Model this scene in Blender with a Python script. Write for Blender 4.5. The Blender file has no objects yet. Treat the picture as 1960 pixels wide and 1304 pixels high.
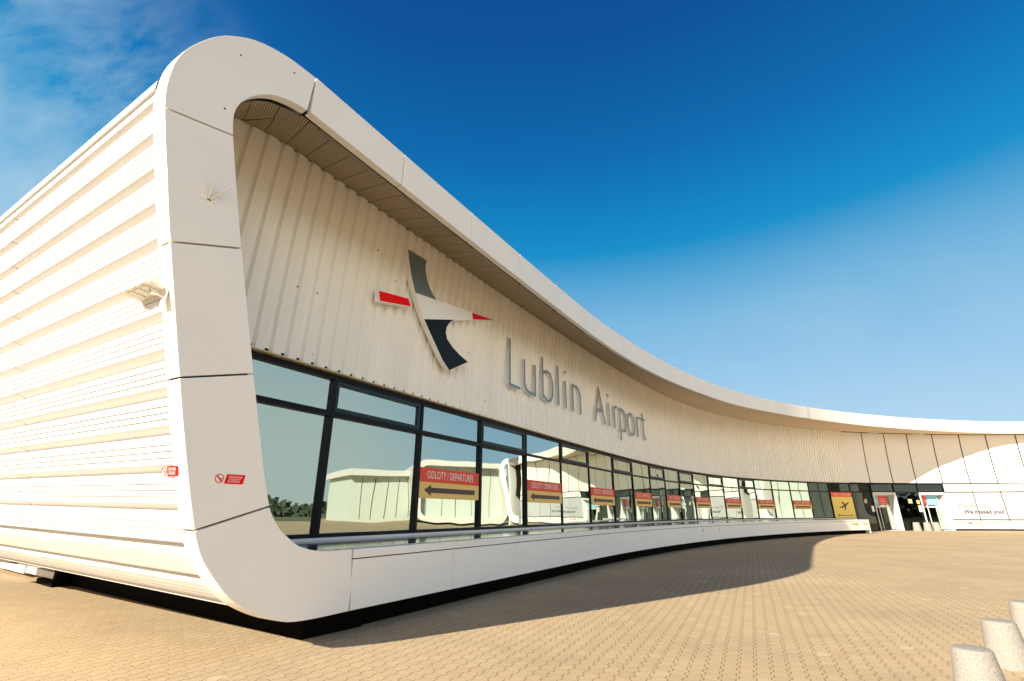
import bpy, math, random
import numpy as np
from mathutils import Vector, geometry
random.seed(4)
D = bpy.data
scene = bpy.context.scene
COL = scene.collection

# ------------------------------------------------------------------ camera
cd = D.cameras.new('camera')
cam = D.objects.new('camera', cd); COL.objects.link(cam)
cam.location = (0, 0, 1.6)
cam.rotation_euler = (math.radians(90 + 19.666), 0, 0)
cd.sensor_width = 36; cd.lens = 17.0075
cd.clip_start = 0.05; cd.clip_end = 5000
scene.camera = cam
scene.render.resolution_x = 1024; scene.render.resolution_y = 681

# ------------------------------------------------------------------ light
SUN_DIR = Vector((1.5, 1.247, -1.0)).normalized()      # the way the light travels
SUN_EL = math.asin(-SUN_DIR.z)
SUN_AZ = math.atan2(-SUN_DIR.x, -SUN_DIR.y)            # from +Y towards +X
sl = D.lights.new('sun', 'SUN'); sl.energy = 4.1; sl.angle = math.radians(0.55); sl.color = (1.0, 0.90, 0.74)
so = D.objects.new('sun', sl); COL.objects.link(so)
so.rotation_euler = SUN_DIR.to_track_quat('-Z', 'Y').to_euler()
so.location = (-30, -25, 40)

world = D.worlds.new('World'); scene.world = world; world.use_nodes = True
nt = world.node_tree; nt.nodes.clear()
def N(nt, typ, **kw):
    n = nt.nodes.new(typ)
    for k, v in kw.items():
        if k.startswith('i_'):
            n.inputs[k[2:].replace('_', ' ')].default_value = v
        else:
            setattr(n, k, v)
    return n
out = N(nt, 'ShaderNodeOutputWorld'); bg = N(nt, 'ShaderNodeBackground')
sky = N(nt, 'ShaderNodeTexSky', sky_type='NISHITA', sun_disc=False)
sky.sun_elevation = SUN_EL; sky.sun_rotation = SUN_AZ
sky.air_density = 1.0; sky.dust_density = 0.4; sky.ozone_density = 2.0; sky.altitude = 200
SKY_STRENGTH = 0.06; EXPO = 1.40; SKY_GAIN = 1 / (SKY_STRENGTH * 2 ** EXPO)
bg.inputs['Strength'].default_value = SKY_STRENGTH
tc = N(nt, 'ShaderNodeTexCoord')
sep = N(nt, 'ShaderNodeSeparateXYZ'); nt.links.new(tc.outputs['Generated'], sep.inputs[0])
def mth(op, *a):
    n = N(nt, 'ShaderNodeMath', operation=op)
    for i, q in enumerate(a):
        if isinstance(q, (int, float)): n.inputs[i].default_value = q
        else: nt.links.new(q, n.inputs[i])
    return n.outputs[0]
# the clear sky: pale at the horizon, deepest at right angles to the sun, milky round the sun
side = N(nt, 'ShaderNodeVectorMath', operation='DOT_PRODUCT'); side.inputs[1].default_value = (-0.80, -0.55, 0.0)
nt.links.new(tc.outputs['Generated'], side.inputs[0])
sd = N(nt, 'ShaderNodeMapRange', interpolation_type='SMOOTHSTEP'); sd.inputs['From Min'].default_value = -0.15; sd.inputs['From Max'].default_value = 0.65
nt.links.new(side.outputs['Value'], sd.inputs['Value'])
el = mth('SUBTRACT', sep.outputs['Z'], mth('MULTIPLY', sd.outputs[0], 0.19))
ramp = N(nt, 'ShaderNodeValToRGB'); ramp.color_ramp.interpolation = 'LINEAR'
STOPS = [(0.0, (.52, .72, .88)), (.10, (.46, .69, .88)), (.17, (.40, .64, .86)), (.27, (.29, .56, .81)), (.36, (.20, .49, .75)), (.43, (.095, .39, .68)), (.49, (.004, .28, .60)), (.56, (.0, .215, .53)), (.64, (.0, .145, .43)), (.78, (.0, .080, .33)), (1.0, (.0, .055, .27))]
e_ = ramp.color_ramp.elements
while len(e_) < len(STOPS): e_.new(0.5)
for i, (p_, c_) in enumerate(STOPS): e_[i].position = p_; e_[i].color = (*c_, 1)
nt.links.new(el, ramp.inputs['Fac'])
mulp = N(nt, 'ShaderNodeVectorMath', operation='SCALE'); mulp.inputs['Scale'].default_value = SKY_GAIN
nt.links.new(ramp.outputs[0], mulp.inputs[0])
hsv = N(nt, 'ShaderNodeMix', data_type='RGBA'); hsv.inputs['Factor'].default_value = 0.05
nt.links.new(mulp.outputs[0], hsv.inputs['A']); nt.links.new(sky.outputs[0], hsv.inputs['B'])
# milky glow round the sun, added unseen behind the photographer to neutralise shadow fill
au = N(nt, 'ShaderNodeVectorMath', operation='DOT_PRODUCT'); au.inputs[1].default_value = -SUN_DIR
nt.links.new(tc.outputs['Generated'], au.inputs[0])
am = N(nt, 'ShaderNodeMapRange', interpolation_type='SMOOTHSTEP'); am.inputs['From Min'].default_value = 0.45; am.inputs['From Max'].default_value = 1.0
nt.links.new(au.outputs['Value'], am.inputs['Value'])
glowmix = N(nt, 'ShaderNodeMix', data_type='RGBA'); glowmix.inputs['B'].default_value = (.80 * SKY_GAIN, .66 * SKY_GAIN, .48 * SKY_GAIN, 1)
nt.links.new(am.outputs[0], glowmix.inputs['Factor']); nt.links.new(hsv.outputs['Result'], glowmix.inputs['A'])
# unseen bright band of low sky, added as fill light for the shaded facade
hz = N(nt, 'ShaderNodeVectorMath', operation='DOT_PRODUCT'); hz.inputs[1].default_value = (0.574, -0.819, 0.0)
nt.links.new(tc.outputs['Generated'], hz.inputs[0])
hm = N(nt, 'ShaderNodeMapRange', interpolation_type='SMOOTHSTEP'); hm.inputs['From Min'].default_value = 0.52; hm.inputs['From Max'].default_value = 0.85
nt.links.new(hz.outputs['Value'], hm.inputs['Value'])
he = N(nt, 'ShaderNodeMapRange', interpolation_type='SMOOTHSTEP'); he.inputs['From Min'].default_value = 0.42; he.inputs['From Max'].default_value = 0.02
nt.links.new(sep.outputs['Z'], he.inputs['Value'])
fillmix = N(nt, 'ShaderNodeMix', data_type='RGBA'); fillmix.inputs['B'].default_value = (4.9 * SKY_GAIN, 4.45 * SKY_GAIN, 3.85 * SKY_GAIN, 1)
nt.links.new(mth('MULTIPLY', hm.outputs[0], he.outputs[0]), fillmix.inputs['Factor']); nt.links.new(glowmix.outputs['Result'], fillmix.inputs['A'])
# milky low sky in the east, added to brighten the window reflections
mz = N(nt, 'ShaderNodeVectorMath', operation='DOT_PRODUCT'); mz.inputs[1].default_value = (0.90, -0.43, 0.0)
nt.links.new(tc.outputs['Generated'], mz.inputs[0])
m3 = N(nt, 'ShaderNodeMapRange', interpolation_type='SMOOTHSTEP'); m3.inputs['From Min'].default_value = 0.60; m3.inputs['From Max'].default_value = 0.82
nt.links.new(mz.outputs['Value'], m3.inputs['Value'])
m4 = N(nt, 'ShaderNodeMapRange', interpolation_type='SMOOTHSTEP'); m4.inputs['From Min'].default_value = 0.55; m4.inputs['From Max'].default_value = 0.10
nt.links.new(sep.outputs['Z'], m4.inputs['Value'])
milk = N(nt, 'ShaderNodeMix', data_type='RGBA'); milk.inputs['B'].default_value = (.78 * SKY_GAIN, .84 * SKY_GAIN, .78 * SKY_GAIN, 1)
nt.links.new(mth('MULTIPLY', mth('MULTIPLY', m3.outputs[0], m4.outputs[0]), 0.8), milk.inputs['Factor']); nt.links.new(fillmix.outputs['Result'], milk.inputs['A'])
# thin streaked cirrus
mp = N(nt, 'ShaderNodeMapping'); mp.inputs['Rotation'].default_value = (0.3, 0.5, 0.9); mp.inputs['Scale'].default_value = (1.6, 8.0, 5.0)
nt.links.new(tc.outputs['Generated'], mp.inputs['Vector'])
cn = N(nt, 'ShaderNodeTexNoise'); cn.inputs['Scale'].default_value = 1.6; cn.inputs['Detail'].default_value = 9; cn.inputs['Roughness'].default_value = 0.62; cn.inputs['Distortion'].default_value = 0.25
nt.links.new(mp.outputs[0], cn.inputs['Vector'])
cr = N(nt, 'ShaderNodeMapRange'); cr.inputs['From Min'].default_value = 0.38; cr.inputs['From Max'].default_value = 0.90
nt.links.new(cn.outputs['Fac'], cr.inputs['Value'])
def dirmask(v, lo, hi):
    d = N(nt, 'ShaderNodeVectorMath', operation='DOT_PRODUCT'); d.inputs[1].default_value = Vector(v).normalized()
    nt.links.new(tc.outputs['Generated'], d.inputs[0])
    m = N(nt, 'ShaderNodeMapRange', interpolation_type='SMOOTHSTEP'); m.inputs['From Min'].default_value = lo; m.inputs['From Max'].default_value = hi
    nt.links.new(d.outputs['Value'], m.inputs['Value']); return m.outputs[0]
m1 = dirmask((-0.70, 0.52, 0.47), 0.915, 0.998)
m2 = dirmask((0.62, 0.77, 0.07), 0.90, 0.995)
mm = N(nt, 'ShaderNodeMath', operation='ADD'); nt.links.new(m1, mm.inputs[0])
m2s = N(nt, 'ShaderNodeMath', operation='MULTIPLY'); m2s.inputs[1].default_value = 0.35; nt.links.new(m2, m2s.inputs[0]); nt.links.new(m2s.outputs[0], mm.inputs[1])
cm = N(nt, 'ShaderNodeMath', operation='MULTIPLY'); nt.links.new(mm.outputs[0], cm.inputs[0]); nt.links.new(cr.outputs[0], cm.inputs[1])
mixc = N(nt, 'ShaderNodeMix', data_type='RGBA')
mixc.inputs['B'].default_value = (.50 * SKY_GAIN, .68 * SKY_GAIN, .80 * SKY_GAIN, 1)
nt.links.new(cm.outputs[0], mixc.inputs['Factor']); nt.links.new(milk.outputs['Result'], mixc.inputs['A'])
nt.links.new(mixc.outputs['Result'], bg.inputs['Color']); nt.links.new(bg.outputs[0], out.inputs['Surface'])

scene.view_settings.view_transform = 'Standard'; scene.view_settings.look = 'None'
scene.view_settings.gamma = 1.0; scene.view_settings.exposure = EXPO

# ------------------------------------------------------------------ materials
MATS = {}
def mat(name, color, rough=0.5, metal=0.0, var=0.0, vscale=3.0, bump=0.0, bscale=40.0, spec=0.5, vstretch=(1, 1, 1), specks=0.0):
    m = D.materials.new(name); m.use_nodes = True; t = m.node_tree
    b = t.nodes['Principled BSDF']
    b.inputs['Base Color'].default_value = (*color, 1); b.inputs['Roughness'].default_value = rough
    b.inputs['Metallic'].default_value = metal; b.inputs['Specular IOR Level'].default_value = spec
    if var or bump:
        c = N(t, 'ShaderNodeTexCoord')
        mpn = N(t, 'ShaderNodeMapping'); mpn.inputs['Scale'].default_value = vstretch
        t.links.new(c.outputs['Object'], mpn.inputs['Vector'])
    if var:
        n = N(t, 'ShaderNodeTexNoise'); n.inputs['Scale'].default_value = vscale; n.inputs['Detail'].default_value = 6; n.inputs['Roughness'].default_value = 0.6
        t.links.new(mpn.outputs[0], n.inputs['Vector'])
        r = N(t, 'ShaderNodeMapRange'); r.inputs['From Min'].default_value = 0.3; r.inputs['From Max'].default_value = 0.7
        r.inputs['To Min'].default_value = 1 - var; r.inputs['To Max'].default_value = 1 + var
        t.links.new(n.outputs['Fac'], r.inputs['Value'])
        s = N(t, 'ShaderNodeVectorMath', operation='SCALE'); s.inputs[0].default_value = color
        t.links.new(r.outputs[0], s.inputs['Scale']); t.links.new(s.outputs[0], b.inputs['Base Color'])
        r2 = N(t, 'ShaderNodeMapRange'); r2.inputs['From Min'].default_value = 0.3; r2.inputs['From Max'].default_value = 0.7
        r2.inputs['To Min'].default_value = rough * 0.85; r2.inputs['To Max'].default_value = min(1, rough * 1.2)
        t.links.new(n.outputs['Fac'], r2.inputs['Value']); t.links.new(r2.outputs[0], b.inputs['Roughness'])
    if bump:
        n2 = N(t, 'ShaderNodeTexNoise'); n2.inputs['Scale'].default_value = bscale; n2.inputs['Detail'].default_value = 4
        t.links.new(mpn.outputs[0], n2.inputs['Vector'])
        bp = N(t, 'ShaderNodeBump'); bp.inputs['Strength'].default_value = bump; bp.inputs['Distance'].default_value = 0.01
        t.links.new(n2.outputs['Fac'], bp.inputs['Height']); t.links.new(bp.outputs[0], b.inputs['Normal'])
    if specks:
        c = N(t, 'ShaderNodeTexCoord'); vo = N(t, 'ShaderNodeTexVoronoi'); vo.inputs['Scale'].default_value = specks; t.links.new(c.outputs['Object'], vo.inputs['Vector'])
        lt = N(t, 'ShaderNodeMapRange'); lt.inputs['From Min'].default_value = .035; lt.inputs['From Max'].default_value = .055; lt.inputs['To Min'].default_value = .75; lt.inputs['To Max'].default_value = 0.0
        t.links.new(vo.outputs['Distance'], lt.inputs['Value'])
        mxs = N(t, 'ShaderNodeMix', data_type='RGBA'); mxs.inputs['B'].default_value = (.20, .13, .08, 1)
        src = b.inputs['Base Color'].links[0].from_socket; t.links.new(src, mxs.inputs['A']); t.links.new(lt.outputs[0], mxs.inputs['Factor']); t.links.new(mxs.outputs['Result'], b.inputs['Base Color'])
    MATS[name] = m; return m

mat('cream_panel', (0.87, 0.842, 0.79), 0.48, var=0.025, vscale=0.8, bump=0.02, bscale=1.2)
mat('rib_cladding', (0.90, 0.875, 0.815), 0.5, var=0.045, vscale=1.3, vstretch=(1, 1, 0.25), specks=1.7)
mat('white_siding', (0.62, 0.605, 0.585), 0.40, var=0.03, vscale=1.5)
mat('flat_panel', (0.80, 0.77, 0.73), 0.35, var=0.02, vscale=0.7)
mat('white_gloss', (0.66, 0.66, 0.67), 0.3)
mat('joint_dark', (0.012, 0.007, 0.004), 0.9, spec=0.1)
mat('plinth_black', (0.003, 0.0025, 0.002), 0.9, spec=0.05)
mat('frame_dark', (0.006, 0.009, 0.012), 0.45, var=0.1, spec=0.15)
mat('frame_blue', (0.010, 0.030, 0.045), 0.4, spec=0.25)
mat('ledge_metal', (0.025, 0.035, 0.055), 0.10, metal=0.0, var=0.12, vscale=1.5)
mat('roof_grey', (0.35, 0.34, 0.33), 0.8, var=0.1)
mat('interior_wall', (0.50, 0.53, 0.49), 0.7, var=0.04)
mat('interior_floor', (0.22, 0.20, 0.17), 0.4, var=0.1)
mat('interior_dark', (0.05, 0.055, 0.055), 0.5)
mat('sign_red', (0.86, 0.10, 0.045), 0.5, spec=0.2)
mat('sign_yellow', (0.95, 0.64, 0.20), 0.5, spec=0.2)
mat('poster_yellow', (0.88, 0.66, 0.13), 0.4)
mat('sign_white', (0.88, 0.85, 0.80), 0.45)
mat('arrow_brown', (0.085, 0.04, 0.03), 0.5)
mat('pure_red', (0.85, 0.004, 0.006), 0.5, spec=0.15)
mat('tip_red', (0.75, 0.004, 0.03), 0.5, spec=0.15)
mat('logo_grey', (0.135, 0.18, 0.21), 0.30, var=0.06, vscale=2)
mat('logo_white', (0.84, 0.87, 0.90), 0.45, spec=0.3)
mat('logo_black', (0.004, 0.010, 0.017), 0.5, spec=0.2)
mat('letter_face', (0.16, 0.225, 0.29), 0.35)
mat('letter_steel', (0.66, 0.67, 0.67), 0.16, metal=1.0)
mat('sky_blue_banner', (0.20, 0.55, 0.72), 0.45)
mat('banner_red', (0.72, 0.045, 0.025), 0.4)
mat('text_grey', (0.10, 0.10, 0.14), 0.6, spec=0.1)
mat('text_pale', (0.24, 0.24, 0.28), 0.6, spec=0.1)
mat('paper_cream', (0.60, 0.48, 0.28), 0.6)
mat('fixture_white', (0.78, 0.74, 0.66), 0.4)
mat('fixture_glass', (0.62, 0.60, 0.50), 0.15)
mat('hole_black', (0.02, 0.015, 0.012), 0.9)
mat('rust', (0.30, 0.13, 0.03), 0.8)
mat('leaf_dark', (0.035, 0.05, 0.025), 0.8, var=0.3, vscale=0.4)
mat('strip_lamp', (0.20, 0.16, 0.12), 0.3)
mat('concrete_bollard', (0.285, 0.268, 0.243), 0.9, var=0.26, vscale=70, bump=0.9, bscale=90)

def glass_mat(name, tr, gl, base, bend=0.35):
    m = D.materials.new(name); m.use_nodes = True; t = m.node_tree; t.nodes.clear()
    o = N(t, 'ShaderNodeOutputMaterial'); mx = N(t, 'ShaderNodeMixShader')
    a = N(t, 'ShaderNodeBsdfTransparent'); a.inputs[0].default_value = (*tr, 1)
    g = N(t, 'ShaderNodeBsdfGlossy'); g.inputs['Color'].default_value = (*gl, 1); g.inputs['Roughness'].default_value = 0.0
    f = N(t, 'ShaderNodeFresnel'); f.inputs['IOR'].default_value = 1.5
    r = N(t, 'ShaderNodeMapRange'); r.inputs['From Min'].default_value = 0.04; r.inputs['From Max'].default_value = 1.0
    r.inputs['To Min'].default_value = base; r.inputs['To Max'].default_value = 1.0
    t.links.new(f.outputs[0], r.inputs['Value']); t.links.new(r.outputs[0], mx.inputs['Fac'])
    c = N(t, 'ShaderNodeTexCoord'); n = N(t, 'ShaderNodeTexNoise'); n.inputs['Scale'].default_value = 0.55; n.inputs['Detail'].default_value = 1.0
    t.links.new(c.outputs['Object'], n.inputs['Vector'])
    b = N(t, 'ShaderNodeBump'); b.inputs['Strength'].default_value = bend; b.inputs['Distance'].default_value = 0.02
    t.links.new(n.outputs['Fac'], b.inputs['Height']); t.links.new(b.outputs[0], g.inputs['Normal'])
    t.links.new(a.outputs[0], mx.inputs[1]); t.links.new(g.outputs[0], mx.inputs[2]); t.links.new(mx.outputs[0], o.inputs['Surface'])
    MATS[name] = m
glass_mat('window_glass', (0.30, 0.47, 0.46), (0.74, 0.86, 0.79), 0.64)
glass_mat('door_glass', (0.25, 0.32, 0.28), (0.5, 0.6, 0.55), 0.10, 0.1)

def soffit_mat():
    m = D.materials.new('perforated_soffit'); m.use_nodes = True; t = m.node_tree; b = t.nodes['Principled BSDF']
    b.inputs['Roughness'].default_value = 0.6
    uv = N(t, 'ShaderNodeUVMap'); uv.uv_map = 'UVMap'
    def hole(pitch, rad):
        s = N(t, 'ShaderNodeVectorMath', operation='SCALE'); s.inputs['Scale'].default_value = 1 / pitch
        t.links.new(uv.outputs[0], s.inputs[0])
        fr = N(t, 'ShaderNodeVectorMath', operation='FRACTION'); t.links.new(s.outputs[0], fr.inputs[0])
        sb = N(t, 'ShaderNodeVectorMath', operation='SUBTRACT'); sb.inputs[1].default_value = (0.5, 0.5, 0); t.links.new(fr.outputs[0], sb.inputs[0])
        ml = N(t, 'ShaderNodeVectorMath', operation='MULTIPLY'); ml.inputs[1].default_value = (1, 1, 0); t.links.new(sb.outputs[0], ml.inputs[0])
        ln = N(t, 'ShaderNodeVectorMath', operation='LENGTH'); t.links.new(ml.outputs[0], ln.inputs[0])
        lt = N(t, 'ShaderNodeMapRange'); lt.inputs['From Min'].default_value = rad - 0.08; lt.inputs['From Max'].default_value = rad + 0.08
        t.links.new(ln.outputs['Value'], lt.inputs['Value']); return lt.outputs[0]
    h0 = hole(0.040, 0.36)
    sx = N(t, 'ShaderNodeSeparateXYZ'); t.links.new(uv.outputs[0], sx.inputs[0])
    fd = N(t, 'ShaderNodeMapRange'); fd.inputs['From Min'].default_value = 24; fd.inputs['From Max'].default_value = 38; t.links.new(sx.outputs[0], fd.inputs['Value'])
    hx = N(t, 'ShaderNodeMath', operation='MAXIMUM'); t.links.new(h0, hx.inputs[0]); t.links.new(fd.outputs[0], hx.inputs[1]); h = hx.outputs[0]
    dv = N(t, 'ShaderNodeMath', operation='DIVIDE'); dv.inputs[1].default_value = 0.46; t.links.new(sx.outputs[0], dv.inputs[0])
    fr = N(t, 'ShaderNodeMath', operation='FRACT'); t.links.new(dv.outputs[0], fr.inputs[0])
    j = N(t, 'ShaderNodeMath', operation='GREATER_THAN'); j.inputs[1].default_value = 0.04; t.links.new(fr.outputs[0], j.inputs[0])
    mul = N(t, 'ShaderNodeMath', operation='MULTIPLY'); t.links.new(h, mul.inputs[0]); t.links.new(j.outputs[0], mul.inputs[1])
    mx = N(t, 'ShaderNodeMix', data_type='RGBA'); mx.inputs['A'].default_value = (0.03, 0.02, 0.012, 1); mx.inputs['B'].default_value = (0.54, 0.405, 0.255, 1)
    t.links.new(mul.outputs[0], mx.inputs['Factor'])
    mx3 = N(t, 'ShaderNodeMix', data_type='RGBA'); mx3.inputs['B'].default_value = (0.78, 0.62, 0.43, 1)  # paler colour towards the far end paints in bounce from the sunlit ground
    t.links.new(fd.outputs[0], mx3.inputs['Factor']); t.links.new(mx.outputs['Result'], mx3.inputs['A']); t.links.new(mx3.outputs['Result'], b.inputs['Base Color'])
    MATS['perforated_soffit'] = m
soffit_mat()

def paving_mat():
    m = D.materials.new('block_paving'); m.use_nodes = True; t = m.node_tree; b = t.nodes['Principled BSDF']
    b.inputs['Roughness'].default_value = 0.85; b.inputs['Specular IOR Level'].default_value = 0.25
    c = N(t, 'ShaderNodeTexCoord')
    mp = N(t, 'ShaderNodeMapping'); mp.inputs['Rotation'].default_value = (0, 0, math.radians(-65.0))
    t.links.new(c.outputs['Object'], mp.inputs['Vector'])
    sx = N(t, 'ShaderNodeSeparateXYZ'); t.links.new(mp.outputs[0], sx.inputs[0])
    # toothed block edges: the joints step sideways, like interlocking H blocks
    def step(src, period, amp):
        d = N(t, 'ShaderNodeMath', operation='DIVIDE'); d.inputs[1].default_value = period; t.links.new(src, d.inputs[0])
        f = N(t, 'ShaderNodeMath', operation='FRACT'); t.links.new(d.outputs[0], f.inputs[0])
        s = N(t, 'ShaderNodeMath', operation='SUBTRACT'); s.inputs[1].default_value = 0.5; t.links.new(f.outputs[0], s.inputs[0])
        a = N(t, 'ShaderNodeMath', operation='ABSOLUTE'); t.links.new(s.outputs[0], a.inputs[0])
        r = N(t, 'ShaderNodeMapRange', interpolation_type='SMOOTHSTEP'); r.inputs['From Min'].default_value = 0.21; r.inputs['From Max'].default_value = 0.29
        r.inputs['To Min'].default_value = -amp; r.inputs['To Max'].default_value = amp
        t.links.new(a.outputs[0], r.inputs['Value']); return r.outputs[0]
    wob = step(sx.outputs['Y'], 0.165, 0.007)
    wob2 = step(sx.outputs['X'], 0.20, 0.015)
    ax = N(t, 'ShaderNodeMath', operation='ADD'); t.links.new(sx.outputs['X'], ax.inputs[0]); t.links.new(wob, ax.inputs[1])
    ay = N(t, 'ShaderNodeMath', operation='ADD'); t.links.new(sx.outputs['Y'], ay.inputs[0]); t.links.new(wob2, ay.inputs[1])
    cb = N(t, 'ShaderNodeCombineXYZ'); t.links.new(ax.outputs[0], cb.inputs[0]); t.links.new(ay.outputs[0], cb.inputs[1])
    def M2(op, a, b_=None):
        n = N(t, 'ShaderNodeMath', operation=op)
        for k_, q in enumerate((a, b_)):
            if q is None: continue
            if isinstance(q, (int, float)): n.inputs[k_].default_value = q
            else: t.links.new(q, n.inputs[k_])
        return n.outputs[0]
    def edge(coord, period, width, soft):      # 1 on the joint, 0 inside the block
        d = M2('ABSOLUTE', M2('SUBTRACT', M2('FRACT', M2('DIVIDE', coord, period)), 0.5))
        r = N(t, 'ShaderNodeMapRange'); r.inputs['From Min'].default_value = 0.5 - (width + soft) / period; r.inputs['From Max'].default_value = 0.5 - width * .5 / period
        t.links.new(d, r.inputs['Value']); return r.outputs[0]
    HH, WW = 0.165, 0.20
    row = M2('FLOOR', M2('DIVIDE', ay.outputs[0], HH))
    shx = M2('ADD', ax.outputs[0], M2('MULTIPLY', M2('MODULO', M2('ABSOLUTE', row), 2.0), WW * .5))
    colm = M2('FLOOR', M2('DIVIDE', shx, WW))
    longj = edge(ay.outputs[0], HH, .0055, .004); tranj = edge(shx, WW, .004, .004)
    idv = N(t, 'ShaderNodeCombineXYZ'); t.links.new(row, idv.inputs[0]); t.links.new(colm, idv.inputs[1])
    wn = N(t, 'ShaderNodeTexWhiteNoise', noise_dimensions='3D'); t.links.new(idv.outputs[0], wn.inputs['Vector'])
    b0 = N(t, 'ShaderNodeMix', data_type='RGBA'); b0.inputs['A'].default_value = (0.415, 0.315, 0.192, 1); b0.inputs['B'].default_value = (0.455, 0.348, 0.215, 1)
    t.links.new(wn.outputs['Value'], b0.inputs['Factor'])
    b1 = N(t, 'ShaderNodeMix', data_type='RGBA'); b1.inputs['B'].default_value = (0.36, 0.26, 0.15, 1); t.links.new(M2('MULTIPLY', tranj, .55), b1.inputs['Factor']); t.links.new(b0.outputs['Result'], b1.inputs['A'])
    b2 = N(t, 'ShaderNodeMix', data_type='RGBA'); b2.inputs['B'].default_value = (0.13, 0.075, 0.032, 1); t.links.new(M2('MULTIPLY', longj, .62), b2.inputs['Factor']); t.links.new(b1.outputs['Result'], b2.inputs['A'])
    def noise(scale, detail=5, rough=0.6, src=c.outputs['Object']):
        n = N(t, 'ShaderNodeTexNoise'); n.inputs['Scale'].default_value = scale; n.inputs['Detail'].default_value = detail; n.inputs['Roughness'].default_value = rough
        t.links.new(src, n.inputs['Vector']); return n.outputs['Fac']
    def rng(src, a, b_, lo, hi):
        r = N(t, 'ShaderNodeMapRange'); r.inputs['From Min'].default_value = a; r.inputs['From Max'].default_value = b_
        r.inputs['To Min'].default_value = lo; r.inputs['To Max'].default_value = hi; t.links.new(src, r.inputs['Value']); return r.outputs[0]
    v = rng(noise(0.35), 0.3, 0.7, 0.88, 1.10)
    v2 = rng(noise(45, 4), 0.3, 0.7, 0.93, 1.07)
    mv = N(t, 'ShaderNodeMath', operation='MULTIPLY'); t.links.new(v, mv.inputs[0]); t.links.new(v2, mv.inputs[1])
    sc = N(t, 'ShaderNodeVectorMath', operation='SCALE'); t.links.new(b2.outputs['Result'], sc.inputs[0]); t.links.new(mv.outputs[0], sc.inputs['Scale'])
    # sand washed into the joints, rusty brown
    st = rng(noise(1.1, 8, 0.7), 0.56, 0.70, 0.0, 0.60)
    st2 = rng(noise(9, 5, 0.6), 0.42, 0.62, 0.0, 1.0)
    ms = N(t, 'ShaderNodeMath', operation='MULTIPLY'); t.links.new(st, ms.inputs[0]); t.links.new(st2, ms.inputs[1])
    mx = N(t, 'ShaderNodeMix', data_type='RGBA'); mx.inputs['B'].default_value = (0.40, 0.22, 0.085, 1)
    t.links.new(ms.outputs[0], mx.inputs['Factor']); t.links.new(sc.outputs[0], mx.inputs['A'])
    # paler replaced blocks
    pale = rng(wn.outputs['Value'], 0.988, 0.990, 0.0, 0.28)
    mx2 = N(t, 'ShaderNodeMix', data_type='RGBA'); mx2.inputs['B'].default_value = (0.56, 0.47, 0.34, 1)
    t.links.new(pale, mx2.inputs['Factor']); t.links.new(mx.outputs['Result'], mx2.inputs['A'])
    t.links.new(mx2.outputs['Result'], b.inputs['Base Color'])
    hs = N(t, 'ShaderNodeMath', operation='SUBTRACT'); hs.inputs[0].default_value = 1.0; t.links.new(M2('MAXIMUM', longj, tranj), hs.inputs[1])
    bp = N(t, 'ShaderNodeBump'); bp.inputs['Strength'].default_value = 0.6; bp.inputs['Distance'].default_value = 0.006
    t.links.new(hs.outputs[0], bp.inputs['Height']); t.links.new(bp.outputs[0], b.inputs['Normal'])
    MATS['block_paving'] = m
paving_mat()
mat('poster_panel', (0.46, 0.46, 0.475), 0.35)
mat('wing_white', (0.60, 0.58, 0.55), 0.4)
mat('field_grass', (0.10, 0.11, 0.045), 0.95, var=0.35, vscale=0.05)

# ------------------------------------------------------------------ plan curve of the facade
XY = [[-3.86, 10.228], [-2.408, 12.739], [-0.977, 15.204], [0.495, 17.727], [2.0, 20.281], [3.526, 22.824], [5.144, 25.449], [6.72, 27.914], [8.334, 30.316], [9.885, 32.491], [11.511, 34.61], [13.215, 36.655], [15.046, 38.654], [16.98, 40.559], [19.042, 42.369], [21.169, 44.018], [23.459, 45.565], [25.815, 46.934], [28.254, 48.13], [30.779, 49.15], [33.413, 49.995], [35.903, 50.596], [38.525, 51.026], [41.09, 51.251], [43.774, 51.287], [46.445, 51.123], [48.941, 50.781]]
th = math.atan2(XY[-1][1] - XY[-2][1], XY[-1][0] - XY[-2][0])
for k in range(14):
    th -= math.radians(4.6)
    XY.append([XY[-1][0] + 2.62 * math.cos(th), XY[-1][1] + 2.62 * math.sin(th)])
XY = np.array(XY)
SM = np.r_[0, np.cumsum(np.hypot(*np.diff(XY, axis=0).T))]       # arc length at every mullion
def catmull(Pn, n=30):
    Pn = np.vstack([2 * Pn[0] - Pn[1], Pn, 2 * Pn[-1] - Pn[-2]]); o = []
    for i in range(1, len(Pn) - 2):
        t = np.linspace(0, 1, n, endpoint=False)[:, None]; a, b, c, d = Pn[i - 1:i + 3]
        o.append(.5 * ((2 * b) + (-a + c) * t + (2 * a - 5 * b + 4 * c - d) * t ** 2 + (-a + 3 * b - 3 * c + d) * t ** 3))
    o.append(Pn[-2][None]); return np.vstack(o)
CC = catmull(XY)
d0 = (XY[1] - XY[0]) / np.hypot(*(XY[1] - XY[0]))
CC = np.vstack([np.array([XY[0] - d0 * k * .1 for k in range(90, 0, -1)]), CC])
CS = np.r_[0, np.cumsum(np.hypot(*np.diff(CC, axis=0).T))] - 9.0
def plan(s, n):
    s = float(s)
    x, y = np.interp(s, CS, CC[:, 0]), np.interp(s, CS, CC[:, 1]); e = .5
    tx, ty = np.interp(s + e, CS, CC[:, 0]) - np.interp(s - e, CS, CC[:, 0]), np.interp(s + e, CS, CC[:, 1]) - np.interp(s - e, CS, CC[:, 1])
    l = math.hypot(tx, ty); tx /= l; ty /= l
    return np.array([x + n * ty, y - n * tx])
def P(s, n, z):
    q = plan(s, n); return (q[0], q[1], z)
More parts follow.
